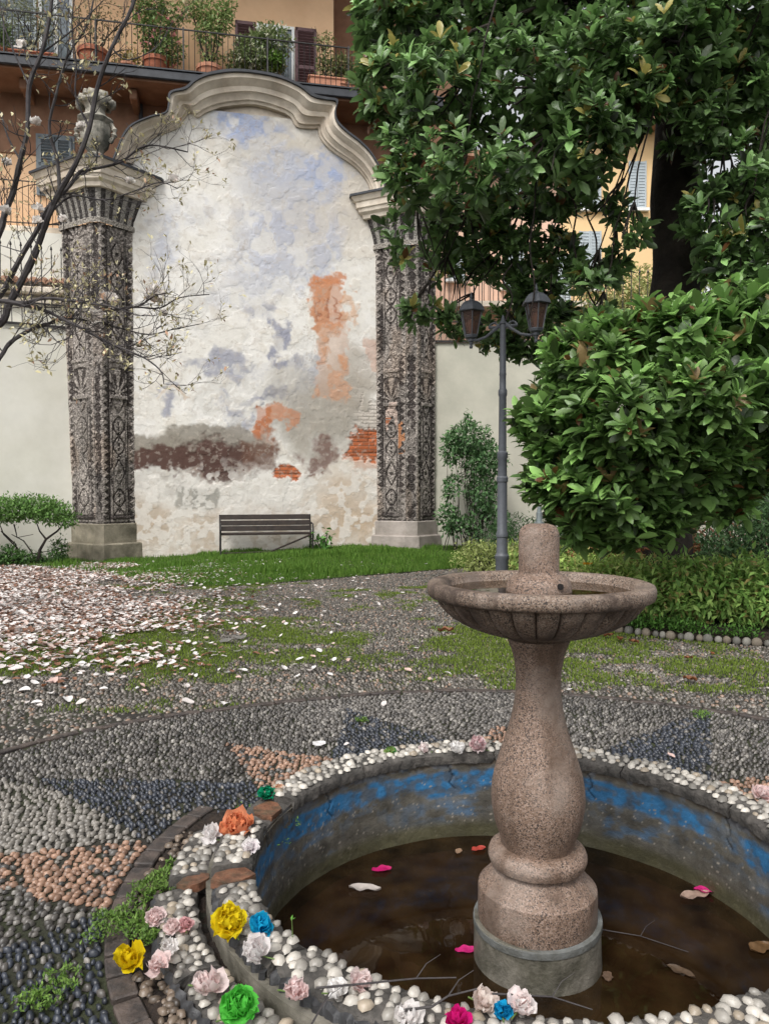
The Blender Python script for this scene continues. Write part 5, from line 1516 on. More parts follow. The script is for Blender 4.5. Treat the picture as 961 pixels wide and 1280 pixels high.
# ================================================================== THINGS FLOATING IN THE WATER
def floaty(name, px, py, w_, col, lab, cat_, seed, asp=.5, rz=0, z=WAT_Z + .004, mat=None, curl=.25):
    p = gr(px, py, z); d = (p - np.array([0, 0, CAMZ])) @ FW; R = w_ / 2 * d / FPX
    n = 12; V = []; rng = np.random.default_rng(seed); u = np.linspace(-1, 1, n); 
    for a in u:
        for b in np.linspace(-1, 1, 7):
            wd = asp * (1 - abs(a) ** 2.2) ** .6 + .03
            V.append((a * R, b * wd * R * (1 + .15 * math.sin(a * 7 + seed)), R * curl * (b * b * .5 + .35 * math.sin(a * 3 + seed) ** 2 + .25 * math.sin(b * 5 + a * 4 + seed) * .6) + .002))
    V = np.array(V); F = [(i*7+j, (i+1)*7+j, (i+1)*7+j+1, i*7+j+1) for i in range(n-1) for j in range(6)]
    V = V @ np.array(Matrix.Rotation(rz, 3, 'Z')).T + p
    C = np.array(col)[None] * rng.uniform(.8, 1.1, (len(V), 1))
    o = npmesh(name, V, F, mat or m_petal, None, C, True); return tag(o, lab, cat_)
floaty('floating_petal', 477, 1088, 26, (.50, .01, .13), 'magenta petal floating on the water below the blue painted wall', 'petal', 1, .5, .3)
floaty('floating_petal', 582, 1189, 28, (.55, .02, .17), 'magenta petal floating left of the concrete base', 'petal', 2, .5, .1)
floaty('floating_petal', 880, 1114, 26, (.55, .02, .17), 'magenta petal floating near the right wall of the pond', 'petal', 3, .5, -.3, WAT_Z + .012)
floaty('paper_scrap', 456, 1112, 40, (.52, .46, .42), 'soggy whitish paper scrap floating at the left of the pond', 'paper', 4, .35, -.1)
floaty('paper_scrap', 868, 1121, 40, (.40, .28, .22), 'brownish soaked scrap under the magenta petal at right', 'paper', 5, .4, .2)
floaty('fallen_leaf', 598, 1062, 20, (.50, .07, .05), 'red leaf floating behind the torus of the fountain', 'leaf', 6, .5, .4)
floaty('fallen_leaf', 573, 1065, 15, (.34, .22, .14), 'dull tan leaf floating left of the red one', 'leaf', 7, .5, 1.2)
floaty('fallen_leaf', 618, 1068, 16, (.42, .40, .08), 'yellow leaf floating close to the torus of the fountain', 'leaf', 8, .5, .0)
floaty('fallen_leaf', 759, 1222, 20, (.14, .09, .06), 'brown leaf floating right beside the concrete base', 'leaf', 9, .6, 1.4)
floaty('fallen_leaf', 850, 1216, 36, (.10, .065, .04), 'curled dark brown leaf floating in the right half of the pond', 'leaf', 10, .35, -.7)
floaty('fallen_leaf', 950, 1186, 34, (.16, .09, .04), 'broad ochre leaf floating near the right edge of the photo', 'leaf', 11, .6, .4)
floaty('fallen_leaf', 945, 1262, 44, (.16, .19, .19), 'grey green wet leaf floating at the bottom right corner', 'leaf', 12, .5, .4, WAT_Z + .01)
floaty('fallen_leaf', 915, 1270, 30, (.36, .16, .07), 'orange brown leaf beside the grey green one at the bottom right', 'leaf', 13, .5, -.2)
floaty('paper_scrap', 399, 931, 20, (.78, .76, .76), 'white paper tissue lying on the cobbles behind the pond', 'paper', 14, .8, 1.2, .012)

def twig(pts, r, lab, side=True):
    mb = MB(); P = [gr(x, y, z) for x, y, z in pts]; mb.tube(P, [r * (1 - .6 * i / len(P)) for i in range(len(P))], 5)
    if side:
        m = P[len(P)//2]; mb.tube([m, m + np.array([.03, .02, .03]), m + np.array([.07, .03, .05])], [r * .6, r * .4, r * .2], 4)
    tag(mb.build('twig', m_barkl), lab, 'twig')
twig([(395,1235,.15),(440,1231,.16),(520,1223,.15),(570,1222,.14)], .0035, 'thin dry twig across the white paper flowers of the near rim')
twig([(498,1264,.15),(540,1258,.17),(560,1245,.19),(596,1236,.2)], .004, 'curved dry twig leading up to the cream paper flower')
twig([(388,1283,.13),(400,1262,.15),(412,1240,.16)], .003, 'short upright twig below the white bow flower')
twig([(615,1242,.17),(690,1246,.13),(740,1262,.12)], .003, 'thin twig reaching right from the sky blue flower')
twig([(700,1150,WAT_Z+.01),(740,1160,WAT_Z+.01),(800,1170,WAT_Z+.01),(860,1190,WAT_Z+.012)], .003, 'long dark twig floating in the right half of the pond')

# ================================================================== LAMP
def build_lamp():
    Y = 10.0; b = at(628, 500, Y); c = np.array([b[0], Y, 0.])
    t = thing('street_lamp', c, 'grey iron street lamp with two lanterns on curled arms', 'street lamp')
    def z_(py): return at(628, py, Y)[2]
    mb = MB(); mb.lathe([(.14, 0), (.14, .05), (.115, .08), (.10, .12), (.088, .16), (.085, .60), (.095, .62), (.095, .66), (.08, .68),
        (.073, .70), (.070, z_(672)), (.078, z_(671)), (.078, z_(666)), (.066, z_(664)), (.064, z_(603)), (.074, z_(602)), (.076, z_(597)), (.060, z_(595)), (.058, z_(574)), (.070, z_(572)), (.070, z_(566)), (.052, z_(564)),
        (.048, z_(496)), (.058, z_(494)), (.058, z_(488)), (.044, z_(486)), (.042, z_(470)), (.048, z_(468)), (.043, z_(466)), (.037, z_(406)), (.05, z_(405)), (.05, z_(403)), (.03, z_(401)), (.012, z_(395)), (0, z_(393))], c, 20)
    mb.build('post', m_lamp, t, True, 35)
    th = math.radians(-28); ad = np.array([math.cos(th), math.sin(th), 0])
    for s, kx, sc_ in ((-1, 'left', 1), (1, 'right', 1)):
        tip = c + ad * s * .44; d = ad * s
        za = z_(410)
        mb = MB()
        mb.tube([c + ZZ * (za + .06) + d * .03, c + ZZ * (za - .02) + d * .12, c + ZZ * (za - .10) + d * .24, c + ZZ * (za - .125) + d * .36, c + ZZ * (za - .11) + d * .44], [.022, .022, .019, .018, .018], 8)
        # scroll
        cc = c + ZZ * (za + .015) + d * .12
        mb.tube([cc + (d * math.cos(q) + ZZ * math.sin(q)) * (.07 - .007 * q) for q in np.linspace(0, 5.5, 16)], .013, 6)
        mb.tube([c + ZZ * (za + .015) - d * .0, c + ZZ * (za + .02) + d * .19], .02, 6)
        mb.build('arm', m_lamp, t, True)
        L = bpy.data.objects.new('lantern', None); COL.objects.link(L); L.parent = t; L.matrix_parent_inverse = parent_world(t).inverted()
        zb = za - .135
        k = tip.copy(); k[2] = zb; R6 = PI / 6
        mb = MB(); mb.lathe([(.02, -.09), (.028, -.07), (.016, -.05), (.03, -.01), (.045, 0), (.05, .03), (.085, .05), (.092, .075), (.08, .078)], k, 6, rot=R6); mb.build('base', m_lamp, L, True, 35)
        mb = MB(); mb.lathe([(.083, .078), (.143, .39)], k, 6, rot=R6); mb.f = mb.f[:6]; mb.build('glass', m_lglass, L)
        mb = MB()
        for q in range(6):
            a = R6 + q * PI / 3; v = np.array([math.cos(a), math.sin(a), 0]); mb.bar(k + v * .086 + ZZ * .07, k + v * .148 + ZZ * .395, .013)
            a2 = a + PI / 3; v2 = np.array([math.cos(a2), math.sin(a2), 0]); mb.bar(k + v * .147 + ZZ * .39, k + v2 * .147 + ZZ * .39, .014); mb.bar(k + v * .088 + ZZ * .08, k + v2 * .088 + ZZ * .08, .014)
        mb.build('cage', m_lamp, L)
        mb = MB(); mb.lathe([(.186, .385), (.192, .395), (.186, .405), (.172, .44), (.135, .49), (.085, .525), (.035, .54), (.03, .55), (.014, .56), (.022, .585), (.014, .605), (.01, .63), (0, .66)], k, 6, rot=R6); mb.build('cap', m_lamp, L, True, 30)
        mb = MB(); mb.lathe([(.02, .05), (.022, .12), (.045, .17), (.05, .23), (.035, .28), (0, .30)], k, 12); mb.build('bulb', m_bulb, L, True)
m_bulb = M('bulb_glass', (.62, .45, .33), .3, .05, 5, 0)
m_lglass = bpy.data.materials.new('lantern_glass'); m_lglass.use_nodes = True
_n = m_lglass.node_tree; _o = _n.nodes['Material Output']; _p = _n.nodes['Principled BSDF']; _p.inputs['Base Color'].default_value = (.16, .10, .085, 1); _p.inputs['Roughness'].default_value = .25
_t = _n.nodes.new('ShaderNodeBsdfTransparent'); _t.inputs[0].default_value = (.62, .5, .44, 1); _m = _n.nodes.new('ShaderNodeMixShader'); _m.inputs[0].default_value = .48
_n.links.new(_t.outputs[0], _m.inputs[1]); _n.links.new(_p.outputs[0], _m.inputs[2]); _n.links.new(_m.outputs[0], _o.inputs['Surface'])
build_lamp()

# ================================================================== BENCH
def build_bench():
    cu, _ = w_uz(333, 690, .5)
    base = wallpt(cu, 0, .55); base[2] = bank(base[0], base[1]) + .005; ex, ey = E, NW; L = 2.0   # ey points to the viewer
    def q(x, y, z): return base + ex * x + ey * y + ZZ * z
    t = thing('park_bench', base, 'dark slatted wooden bench with iron ends against the fresco wall, one slat hanging broken', 'bench')
    ax = [ex, ey, ZZ]
    for (y, z) in ((.20, .45), (.09, .46), (-.02, .455)):
        mb = MB(); mb.box(q(0, y, z), (L, .088, .04), ax, .006); mb.build('seat_slat', m_wood, t)
    for (y, z, tl) in ((-.12, .56, .2), (-.16, .68, .2), (-.205, .81, .2)):
        mb = MB(); a2 = np.cos(tl) * ZZ - np.sin(tl) * ey; mb.box(q(0, y, z), (L, .035, .108), [ex, np.cross(a2, ex), a2], .006); mb.build('back_slat', m_wood, t)
    mb = MB(); a, b = q(L/2 - .05, .24, .42), q(-.06, .42, .03); mb.bar(a, b, .075, .03, bev=.005); mb.build('broken_slat', m_wood, t)
    mb = MB(); a, b = q(-.95, .10, .03), q(.25, .16, .055); mb.bar(a, b, .08, .03, bev=.005); mb.build('fallen_slat', m_wood, t)
    for s in (-1, 1):
        x = s * (L/2 - .0); mb = MB()
        mb.tube([q(x, .25, 0), q(x, .22, .22), q(x, .24, .43), q(x, .30, .55), q(x, .25, .66), q(x, .05, .68), q(x, -.13, .65)], .018, 6)
        mb.tube([q(x, -.26, 0), q(x, -.14, .25), q(x, -.08, .44), q(x, -.16, .62), q(x, -.25, .86)], .02, 6)
        mb.tube([q(x, .25, .42), q(x, .08, .43), q(x, -.08, .44)], .018, 6); mb.tube([q(x, .23, .15), q(x, 0, .20), q(x, -.18, .15)], .012, 6)
        mb.build('end_frame', m_iron, t, True)
build_bench()

# ================================================================== EDGING STONES
def dome_stone(c, r, seed, h=1.0):
    rr = random.Random(seed); mb = MB(); p = rr.uniform(0, 6)
    mb.lathe([(r*.8, -r*.8), (r, -r*.2), (r*1.02, r*.15), (r*.9, r*.55*h), (r*.6, r*.85*h), (r*.25, r*.98*h), (0, r*h)], c, 14, lambda a, r_, z, i: 1 + .10 * math.sin(2*a + p) + .05 * math.sin(3*a + p*2))
    return mb
m_est = [M('edging_stone_%s' % s, c, .75, .25, 9, .4, 50) for s, c in (('grey', (.12, .115, .10)), ('pale', (.20, .19, .165)), ('tan', (.15, .125, .095)))]
def edging():
    pts = []; 
    P = BED[1:]; seglen = [np.linalg.norm(P[i+1]-P[i]) for i in range(len(P)-1)]; Lt = sum(seglen[:6]); s = 0; k = 0
    while s < Lt:
        q = s; i = 0
        while q > seglen[i]: q -= seglen[i]; i += 1
        p = P[i] + (P[i+1]-P[i]) * q / seglen[i]
        r = random.uniform(.031, .047)
        if topx(np.array([p[0], p[1], .03]))[0] < 1010:
            c = np.array([p[0], p[1] - .02, .02]); mb = dome_stone(c, r, k, 1.25); o = mb.build('edging_stone', m_est[k % 3], None, True, 80)
            tag(o, 'rounded pebble in the row of edging stones in front of the leafy border', 'stone', 'edging stones of the planting bed')
        s += r * 2.25; k += 1
edging()

# ================================================================== PETALS ON THE GROUND
def petal_arrays(n, cols=None):
    # position density: thick carpet at far left, thinning to the right and the viewer
    x = RNG.uniform(-9.5, 1.0, n * 6); y = RNG.uniform(5.3, 15.6, n * 6)
    px = 480 + FPX * x / y; py = 612 + 960 * 1.52 / y
    core = np.exp(-np.clip((px - 150) / 95, 0, 9) ** 1.7) * np.exp(-np.clip((py - 790) / 38, 0, 9) ** 2)
    wob = fbm(x * .9, y * .9, 12) ; core *= sst(.30, .5, wob + .15 * (px < 120))
    tail = .016 * np.exp(-np.clip((px - 250) / 260, 0, 9) ** 2) * np.exp(-np.clip((py - 860) / 70, 0, 9) ** 2)
    m = (RNG.random(n * 6) < core + tail) & (px > -90) & (py < 985) & (np.hypot(x - PC[0], y - PC[1]) > 2.9)
    x, y, d = x[m][:n], y[m][:n], (core / (core + tail))[m][:n]
    return x, y, d
PET = []
for i in range(7):
    PET.append((-1 + 2 * i / 6))
def petal_template(curl, wv):
    V = []; n = 5; m = 4
    for i in range(n):
        a = i / (n - 1)
        for j in range(m):
            b = -1 + 2 * j / (m - 1); w_ = .36 * math.sin(PI * (.12 + .80 * a) ) ** .8
            V.append((b * w_, a - .5, curl * ((a - .5) ** 2) * 1.2 + .35 * b * b * w_ + wv * .06 * math.sin(7 * a + b * 3)))
    F = [(i*m+j, i*m+j+1, (i+1)*m+j+1, (i+1)*m+j) for i in range(n-1) for j in range(m-1)]
    return np.array(V), np.array(F)
def build_petals():
    x, y, d = petal_arrays(19000)
    o = np.argsort(np.hypot(x, y)); x, y, d = x[o], y[o], d[o]
    n = len(x)
    brown = (RNG.random(n) < .36 * sst(.3, 1, d))
    pc = np.where(brown[:, None], np.array([.22, .12, .08]) * RNG.uniform(.5, 1.5, (n, 1)), np.array([.80, .75, .72]) * RNG.uniform(.7, 1.1, (n, 1)))
    pk = (~brown) & (RNG.random(n) < .28); pc[pk] = np.array([.66, .52, .47]) * RNG.uniform(.8, 1.15, (pk.sum(), 1))
    # 300 nearest as single things (a few shared shapes)
    shapes = []
    for k in range(12):
        T, F = petal_template(RNG.uniform(-.3, .7), RNG.uniform(-1, 1)); c = [(.76,.73,.71),(.72,.66,.63),(.66,.47,.42),(.26,.13,.08)][[0,0,1,0,2,0,1,0,0,2,1,3][k]]
        me = bpy.data.meshes.new('fallen_petal'); me.from_pydata([tuple(v) for v in T], [], [tuple(int(q) for q in f) for f in F]); me.polygons.foreach_set('use_smooth', [True] * len(F))
        a = me.color_attributes.new('Col', 'FLOAT_COLOR', 'POINT'); a.data.foreach_set('color', np.tile(np.array([*c, 1.], np.float32), len(T))); me.materials.append(m_petal); shapes.append(me)
    extra = [(283,802,26),(300,798,22),(152,828,26),(85,822,24),(68,850,18),(85,873,20),(235,877,18),(355,835,15),(388,783,12),(389,760,10),(405,820,10),(436,822,10),(27,770,26),(20,836,20),(278,878,12),(312,775,12),(560,841,11),(530,853,10),(594,845,11),(712,862,8),(838,944,12),(480,880,12),(330,745,10),(283,690,8),(433,930,8),(300,760,10),(165,790,22),(30,862,20),(120,795,20)]
    cnt = 0
    def single(p, s, me, lab='pale fallen magnolia petal lying on the cobbles', cat_='petal'):
        ob = bpy.data.objects.new('fallen_petal', me); COL.objects.link(ob); ob.location = tuple(p); ob.scale = (s, s, s)
        ob.rotation_euler = (random.uniform(-.35, .35), random.uniform(-.35, .35), random.uniform(0, 6.28)); tag(ob, lab, cat_, 'fallen magnolia petals')
    for (px, py, w_) in extra:
        p = gr(px, py, .012); s = w_ * p[1] / FPX * .85; single(p, s, shapes[cnt % 11], 'petal fallen from the magnolia onto the cobbled yard'); cnt += 1
    k = 0
    while cnt < 300 and k < n:
        single((x[k], y[k], .014), random.uniform(.040, .080), shapes[11 if brown[k] else random.randrange(11)], 'petal fallen from the magnolia onto the cobbled yard'); cnt += 1; k += 1
    x, y, pc = x[k:], y[k:], pc[k:]; n = len(x)
    T, F = petal_template(.35, .5)
    az = RNG.uniform(0, 6.28, n); al = np.stack([np.cos(az), np.sin(az), RNG.normal(0, .3, n)], -1); nr = np.array([0, 0, 1.]) + RNG.normal(0, .2, (n, 3))
    sd_, al_, up_ = basis(al, nr); z = .012 + bank(x, y) + RNG.uniform(0, .03, n)
    V, FF, C = inst(T, F, np.stack([x, y, z], -1), sd_, al_, up_, RNG.uniform(.030, .075, n), pc)
    tag(npmesh('petal_carpet', V, FF, m_petal, None, C, True), 'thick carpet of white pink and brown fallen magnolia petals', 'petals', kind='stuff')
build_petals()

# brown leaves
def dead_leaf(px, py, w_, seed, lab, z=.02, col=(.22, .09, .04)):
    floaty('dead_leaf', px, py, w_, col, lab, 'leaf', seed, .45, seed * 1.1, z, m_leafm, .6)
for i, (px, py, w_, lab) in enumerate([(557,789,20,'curled brown leaf on the cobbles left of the fountain bowl'),(775,800,16,'brown leaf against the edging stones just right of the bowl'),(792,803,14,'second dry leaf right of the bowl against the edging'),(860,823,12,'small rust leaf on the cobbles below the border, left of the other'),(890,818,10,'tiny tan leaf on the cobbles below the border'),
    (862,850,18,'dry orange leaf on the mossy cobbles at right'),(760,795,14,'rusty leaf touching the rim of the bowl at right'),(55,858,10,'small brown leaf among the white petals at left'),(910,1005,10,'small dark leaf on the right rim')]):
    dead_leaf(px, py, w_, i + 20, lab)

# ================================================================== WEEDS NEAR THE POND
def weed(px, py, z, wpx, n, h, lab, cols=((.07,.15,.02),(.17,.27,.06)), leaf=.016, name='weed', kind='stuff'):
    n = n * 1; c = gr(px, py, z); R = wpx / 2 * c[1] / FPX * 1.25
    a = RNG.uniform(0, 6.28, n); r = R * np.sqrt(RNG.random(n)); x = c[0] + r * np.cos(a); y = c[1] + 1.3 * r * np.sin(a)
    g = fbm(x * 14, y * 14, int(px), 3) + .35 * (1 - r / R); k = g > .62; x, y, g = x[k], y[k], g[k]
    P = np.stack([x, y, z + .6 * h * RNG.random(len(x)) * np.clip((g - .6) * 4, .1, 1)], -1)
    V, F, C = small_foliage(P, np.tile([0, 0, 1.], (len(x), 1)), leaf, cols, -.1, 3, spread=.005)
    return tag(npmesh(name, V, F, m_leafm, None, C), lab, 'weeds', kind=kind)
weed(275, 1148, .02, 60, 0 + 1, .02, 'tiny weed')if False else None
weed(135, 1160, .02, 50, 260, .035, 'low green weeds in the soil between brick ring and pond')
weed(165, 1135, .02, 50, 200, .03, 'low green weeds under the small pink paper flower')
weed(205, 1095, .02, 60, 500, .035, 'bright green clover beside the left rim of the pond', leaf=.016)
weed(185, 1160, .03, 44, 260, .04, 'clover patch left of the paper flowers', leaf=.018)
weed(60, 1235, .01, 60, 260, .03, 'grassy weeds in the cobbles at the bottom left')
weed(330, 1030, .0, 90, 300, .02, 'moss tufts between the cobbles behind the left rim', leaf=.014)
weed(455, 900, .0, 18, 160, .02, 'mossy strip in the paving at the top of the star', leaf=.018)
weed(815, 968, .0, 30, 90, .02, 'moss tuft behind the far rim at right', leaf=.016)
weed(880, 895, .0, 26, 140, .02, 'mossy tufts near the dark blue cobble point', leaf=.018)
# seedling over the rim
def seedling():
    b = gr(365, 1190, .08); t = thing('seedling', b, 'single green seedling sprouting from the near rim in front of the dark water', 'plant')
    mb = MB(); mb.tube([b, b + np.array([.002, 0, .06]), b + np.array([0, 0, .105])], [.0016, .0014, .001], 5); mb.build('stem', m_green, t)
    P = np.array([b + (0, 0, .02), b + (0, 0, .024), b + (0, 0, .03), b + (0, 0, .028), b + (0, 0, .1), b + (0, 0, .1)]); V, F, C = small_foliage(P, np.tile([0, 0, .5], (6, 1)), .022, ((.1,.3,.04),(.2,.4,.08)), 0, 1, spread=.002)
    npmesh('leaves', V, F, m_leafm, t, C)
seedling()

# ================================================================== SHRUBS AND BORDER
def shrub(name, base, blobs, n, leaf, cols, lab, stems=None, T=SMLEAF, F_=SMLEAF_F, inner=.5, hole=0., cat_='shrub', group=None, mat=None, droop=.15, hs=1.2, nper=1, spread=.05, stem_r=.015):
    t = thing(name, base, lab, cat_, group)
    P, out = shell_points(blobs, n, inner, hole, hs, int(abs(base[0]) * 100) % 97)
    V, F, C = small_foliage(P, out, leaf, cols, droop, nper, T, F_, spread=spread)
    npmesh('foliage', V, F, mat or m_leafm, t, C)
    mb = MB(); rr = random.Random(int(base[1] * 77))
    if stems is None:
        for (c, r) in blobs:
            for k in range(3):
                e = np.array(c) + np.array([rr.uniform(-.6, .6) * r[0], rr.uniform(-.5, .5) * r[1], rr.uniform(-.2, .6) * r[2]])
                s = np.array([base[0] + rr.uniform(-.1, .1), base[1] + rr.uniform(-.1, .1), base[2] - .02]) if k == 0 else np.array([c[0] + rr.uniform(-.15, .15), c[1], base[2] - .02])
                m = (s + e) / 2 + np.array([rr.uniform(-.1, .1), rr.uniform(-.1, .1), .05]); mb.tube([s, m, e], [stem_r, stem_r * .7, stem_r * .3], 5)
    else:
        for S in stems: mb.tube([np.array(p) for p in S[0]], list(np.linspace(S[1], S[1] * .4, len(S[0]))), 6)
    mb.build('stems', m_bark, t, True)
    return t
# bush at the far left before the cream wall
Yb = 15.3
def A3(px, py, Y=Yb): return at(px, py, Y)
bl = [blob(10, 636, Yb, 34, 15, .5), blob(42, 634, Yb, 30, 13, .45), blob(68, 640, Yb, 20, 12, .4), blob(-30, 640, Yb, 34, 18, .5), blob(84, 648, Yb, 10, 9, .25)]
shrub('box_shrub', A3(45, 700), bl, 9000, .075, [(.07,.16,.03),(.17,.30,.08)], 'flat topped green shrub with bare crooked stems before the cream wall at left',
      [([A3(48,702), A3(50,688), A3(58,674), A3(72,664), A3(80,655)], .035), ([A3(44,702), A3(40,690), A3(30,676), A3(15,668)], .02), ([A3(58,674), A3(50,664), A3(45,650)], .02), ([A3(24,702), A3(22,685), A3(5,668), A3(0,655)], .02), ([A3(18,655), A3(22,672), A3(42,668)], .015), ([A3(2,664), A3(20,680), A3(24,700)], .014)], inner=.4)
shrub('low_shrub', A3(8, 702, 15.2), [blob(8, 694, 15.2, 20, 9, .3), blob(34, 698, 15.2, 12, 6, .2), blob(75, 688, 15.6, 8, 14, .2), blob(60, 700, 15.5, 22, 5, .2)], 2600, .07, [(.03,.09,.02),(.09,.18,.04)], 'low weedy undergrowth at the foot of the left shrub')
# plant next to the bench
shrub('wild_plant', A3(401, 690, 17.2), [blob(401, 680, 17.2, 9, 9, .2), blob(407, 668, 17.2, 7, 3, .1), blob(397, 668, 17.2, 5, 3, .1)], 70, .17, [(.05,.15,.02),(.10,.24,.05)], 'small leafy wild plant growing at the right end of the bench', inner=.1)
# climbing shrub behind the lamp
Yc = 17.3
bl = [blob(588, 548, Yc, 26, 20, .5), blob(605, 575, Yc, 28, 22, .5), blob(565, 560, Yc, 12, 22, .4), blob(572, 615, Yc, 18, 22, .4), blob(604, 620, Yc, 22, 26, .5), blob(560, 648, Yc, 14, 18, .3), blob(625, 640, Yc, 20, 24, .5), blob(583, 660, Yc, 18, 14, .4), blob(590, 525, Yc, 10, 10, .2)]
shrub('climbing_shrub', A3(597, 692, Yc), bl, 7500, .12, [(.06,.14,.05),(.14,.25,.10)], 'loose airy green shrub climbing the grey wall behind the lamp post', None, inner=.2, hole=.36, hs=2.2, stem_r=.012)
# border: individual shrubs, front row
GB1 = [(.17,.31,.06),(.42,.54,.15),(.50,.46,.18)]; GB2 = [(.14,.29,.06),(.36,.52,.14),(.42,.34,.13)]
LANCE = np.array([(0,0,0), (-.19,.42,.05), (0,.44,-.01), (.19,.42,.05), (0,1,-.16)])
front = [(1.9,13.3,.55,.55,0),(2.35,12.3,.55,.6,0),(2.45,11.2,.6,.62,1),(2.75,10.2,.6,.64,1),(2.95,9.3,.6,.68,1),(3.3,8.65,.6,.74,2),(3.85,8.4,.55,.74,2),(4.35,8.25,.55,.72,2),(4.9,8.1,.6,.72,2)]
labs = ['variegated yellow green bush right beside the foot of the lamp', 'yellowish low border bush behind the fountain finial', 'low border bush with reddish tips just right of the fountain finial', 'border bush with pale leaves behind the right part of the bowl rim', 'border bush touching the right rim of the bowl', 'front border bush with drooping lance leaves just right of the bowl', 'front border bush third from the right above the edging stones', 'front border bush second from the right edge', 'rightmost front border bush cut by the photo edge']
cols_ = [[(.26,.33,.08),(.46,.50,.20)], GB1, GB2]
for i, (x, y, r, h, k) in enumerate(front):
    base = np.array([x, y, .04]); rs = random.Random(i + 3)
    bl = [(base + (0, 0, h * .50), (r, r, h * .48))] + [(base + np.array([rs.uniform(-.4, .4), rs.uniform(-.4, .4), h * rs.uniform(.4, .72)]), (.34, .34, .28)) for _ in range(4)]
    shrub('border_shrub', base, bl, 4200 if y < 10 else 3000, [.065, .085, .098][k], cols_[k], labs[i], T=LANCE if k else SMLEAF, inner=.55, group='bushes of the leafy border', droop=.2 if k else .1)
# brown hydrangea heads on the hedge
def brownheads():
    for i, (px, py, Y, w_) in enumerate([(770,686,10.4,22),(800,690,10.2,18),(735,692,10.8,20),(850,688,10.2,12)]):
        c = at(px, py, Y); P, out = shell_points([(c, (w_*Y/FPX, .2, .07))], 420, .05)
        V, F, C = small_foliage(P, out, .09, [(.22,.09,.04),(.34,.17,.08)], .1); 
        t = thing('dried_flower_head', c, ['broad rusty dried flower head lying on the hedge under the dark tree', 'rusty dried foliage right of the broadest dried head', 'rusty dried foliage left of the broadest dried head', 'small dried brown tuft on the hedge furthest right'][i], 'dried flowers')
        npmesh('dried_petals', V, F, m_leafm, t, C); mb = MB(); mb.tube([c + (0, 0, -.75), c], [.01, .006], 5); mb.build('stem', m_bark, t)
brownheads()
floaty('fallen_leaf', 734, 706, 14, (.75, .36, .03), 'bright orange yellow leaf caught on the border bush beside the finial', 'leaf', 41, .7, .5, .62, m_leafm, .5)
# back row, darker
back = [(5.2,10.0,.9,1.25,'dark fine leaved shrub at right behind the front border'),(4.4,10.9,.8,.85,'dark fine leaved shrub in the shade beside the trunk'),(6.0,10.6,1.0,1.6,'tall dark shrub at the right edge below the lattice'),(3.3,11.8,.8,.75,'shaded green shrub below the low magnolia branches'),(2.6,14.8,.8,.8,'shaded bush against the grey wall right of the lamp'),(3.9,14.4,.9,.8,'dim bush against the grey wall under the tree'),(7.6,15.8,1.3,3.4,'tall dark leafy mass added to darken the view behind the lattice fence'),(5.9,12.9,1.1,1.9,'dim tall bush behind the trunk')]  # mass behind the lattice is added to keep the bright wall from showing through
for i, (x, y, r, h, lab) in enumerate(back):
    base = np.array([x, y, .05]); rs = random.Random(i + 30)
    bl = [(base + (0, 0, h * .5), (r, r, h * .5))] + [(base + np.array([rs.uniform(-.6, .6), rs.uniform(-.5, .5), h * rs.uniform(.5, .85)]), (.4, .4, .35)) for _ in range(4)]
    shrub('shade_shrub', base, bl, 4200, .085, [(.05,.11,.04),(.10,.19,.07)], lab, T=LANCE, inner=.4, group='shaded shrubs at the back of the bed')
# ground cover in front of the hedge
def cover():
    n = 2600; x = RNG.uniform(2.4, 6.2, n); yb = np.interp(x, BED[4:, 0], BED[4:, 1]); y = yb + RNG.uniform(.05, .4, n)
    keep = vn(x * 2.3, y * 2, 4) > .42; x, y = x[keep], y[keep]
    V, F, C = small_foliage(np.stack([x, y, .05 + .08 * RNG.random(len(x))], -1), np.tile([0, -.2, 1.], (len(x), 1)), .05, [(.05,.13,.02),(.10,.22,.04)], -.1, 2, spread=.03)
    tag(npmesh('ground_cover', V, F, m_leafm, None, C), 'low green ground cover between edging stones and border bushes', 'ground cover', kind='stuff')
cover()

# lattice fence on the right
def lattice():
    A = np.array([5.9, 14.6, 0]); B = np.array([8.6, 14.0, 0]); e = B - A; L = np.linalg.norm(e); e /= L; n = np.array([e[1], -e[0], 0])
    t = thing('lattice_fence', A, 'reddish brown diagonal lattice fence at the right edge behind the foliage', 'fence'); z0, z1 = .1, 3.0
    mb = MB(); s = .24
    k = -int((z1 - z0) / s)
    for d, off in ((1, .0), (-1, .012)):
        for i in range(-14, 28):
            x0 = i * s if d == 1 else i * s
            pts = []
            for tt in np.linspace(0, z1 - z0, 60):
                x = x0 + d * tt
                if 0 <= x <= L: pts.append((x, z0 + tt))
            if len(pts) > 1: mb.bar(A + e * pts[0][0] + ZZ * pts[0][1] + n * off, A + e * pts[-1][0] + ZZ * pts[-1][1] + n * off, .010, .035, up=(0, 0, 1)) 
    mb.build('slats', m_lattice, t)
    for x in (0, L * .5, L): mb = MB(); mb.box(A + e * x + ZZ * 1.55 - n * .02, (.09, .07, 3.1), [e, n, ZZ], .008); mb.build('post', m_lattice, t)
lattice()

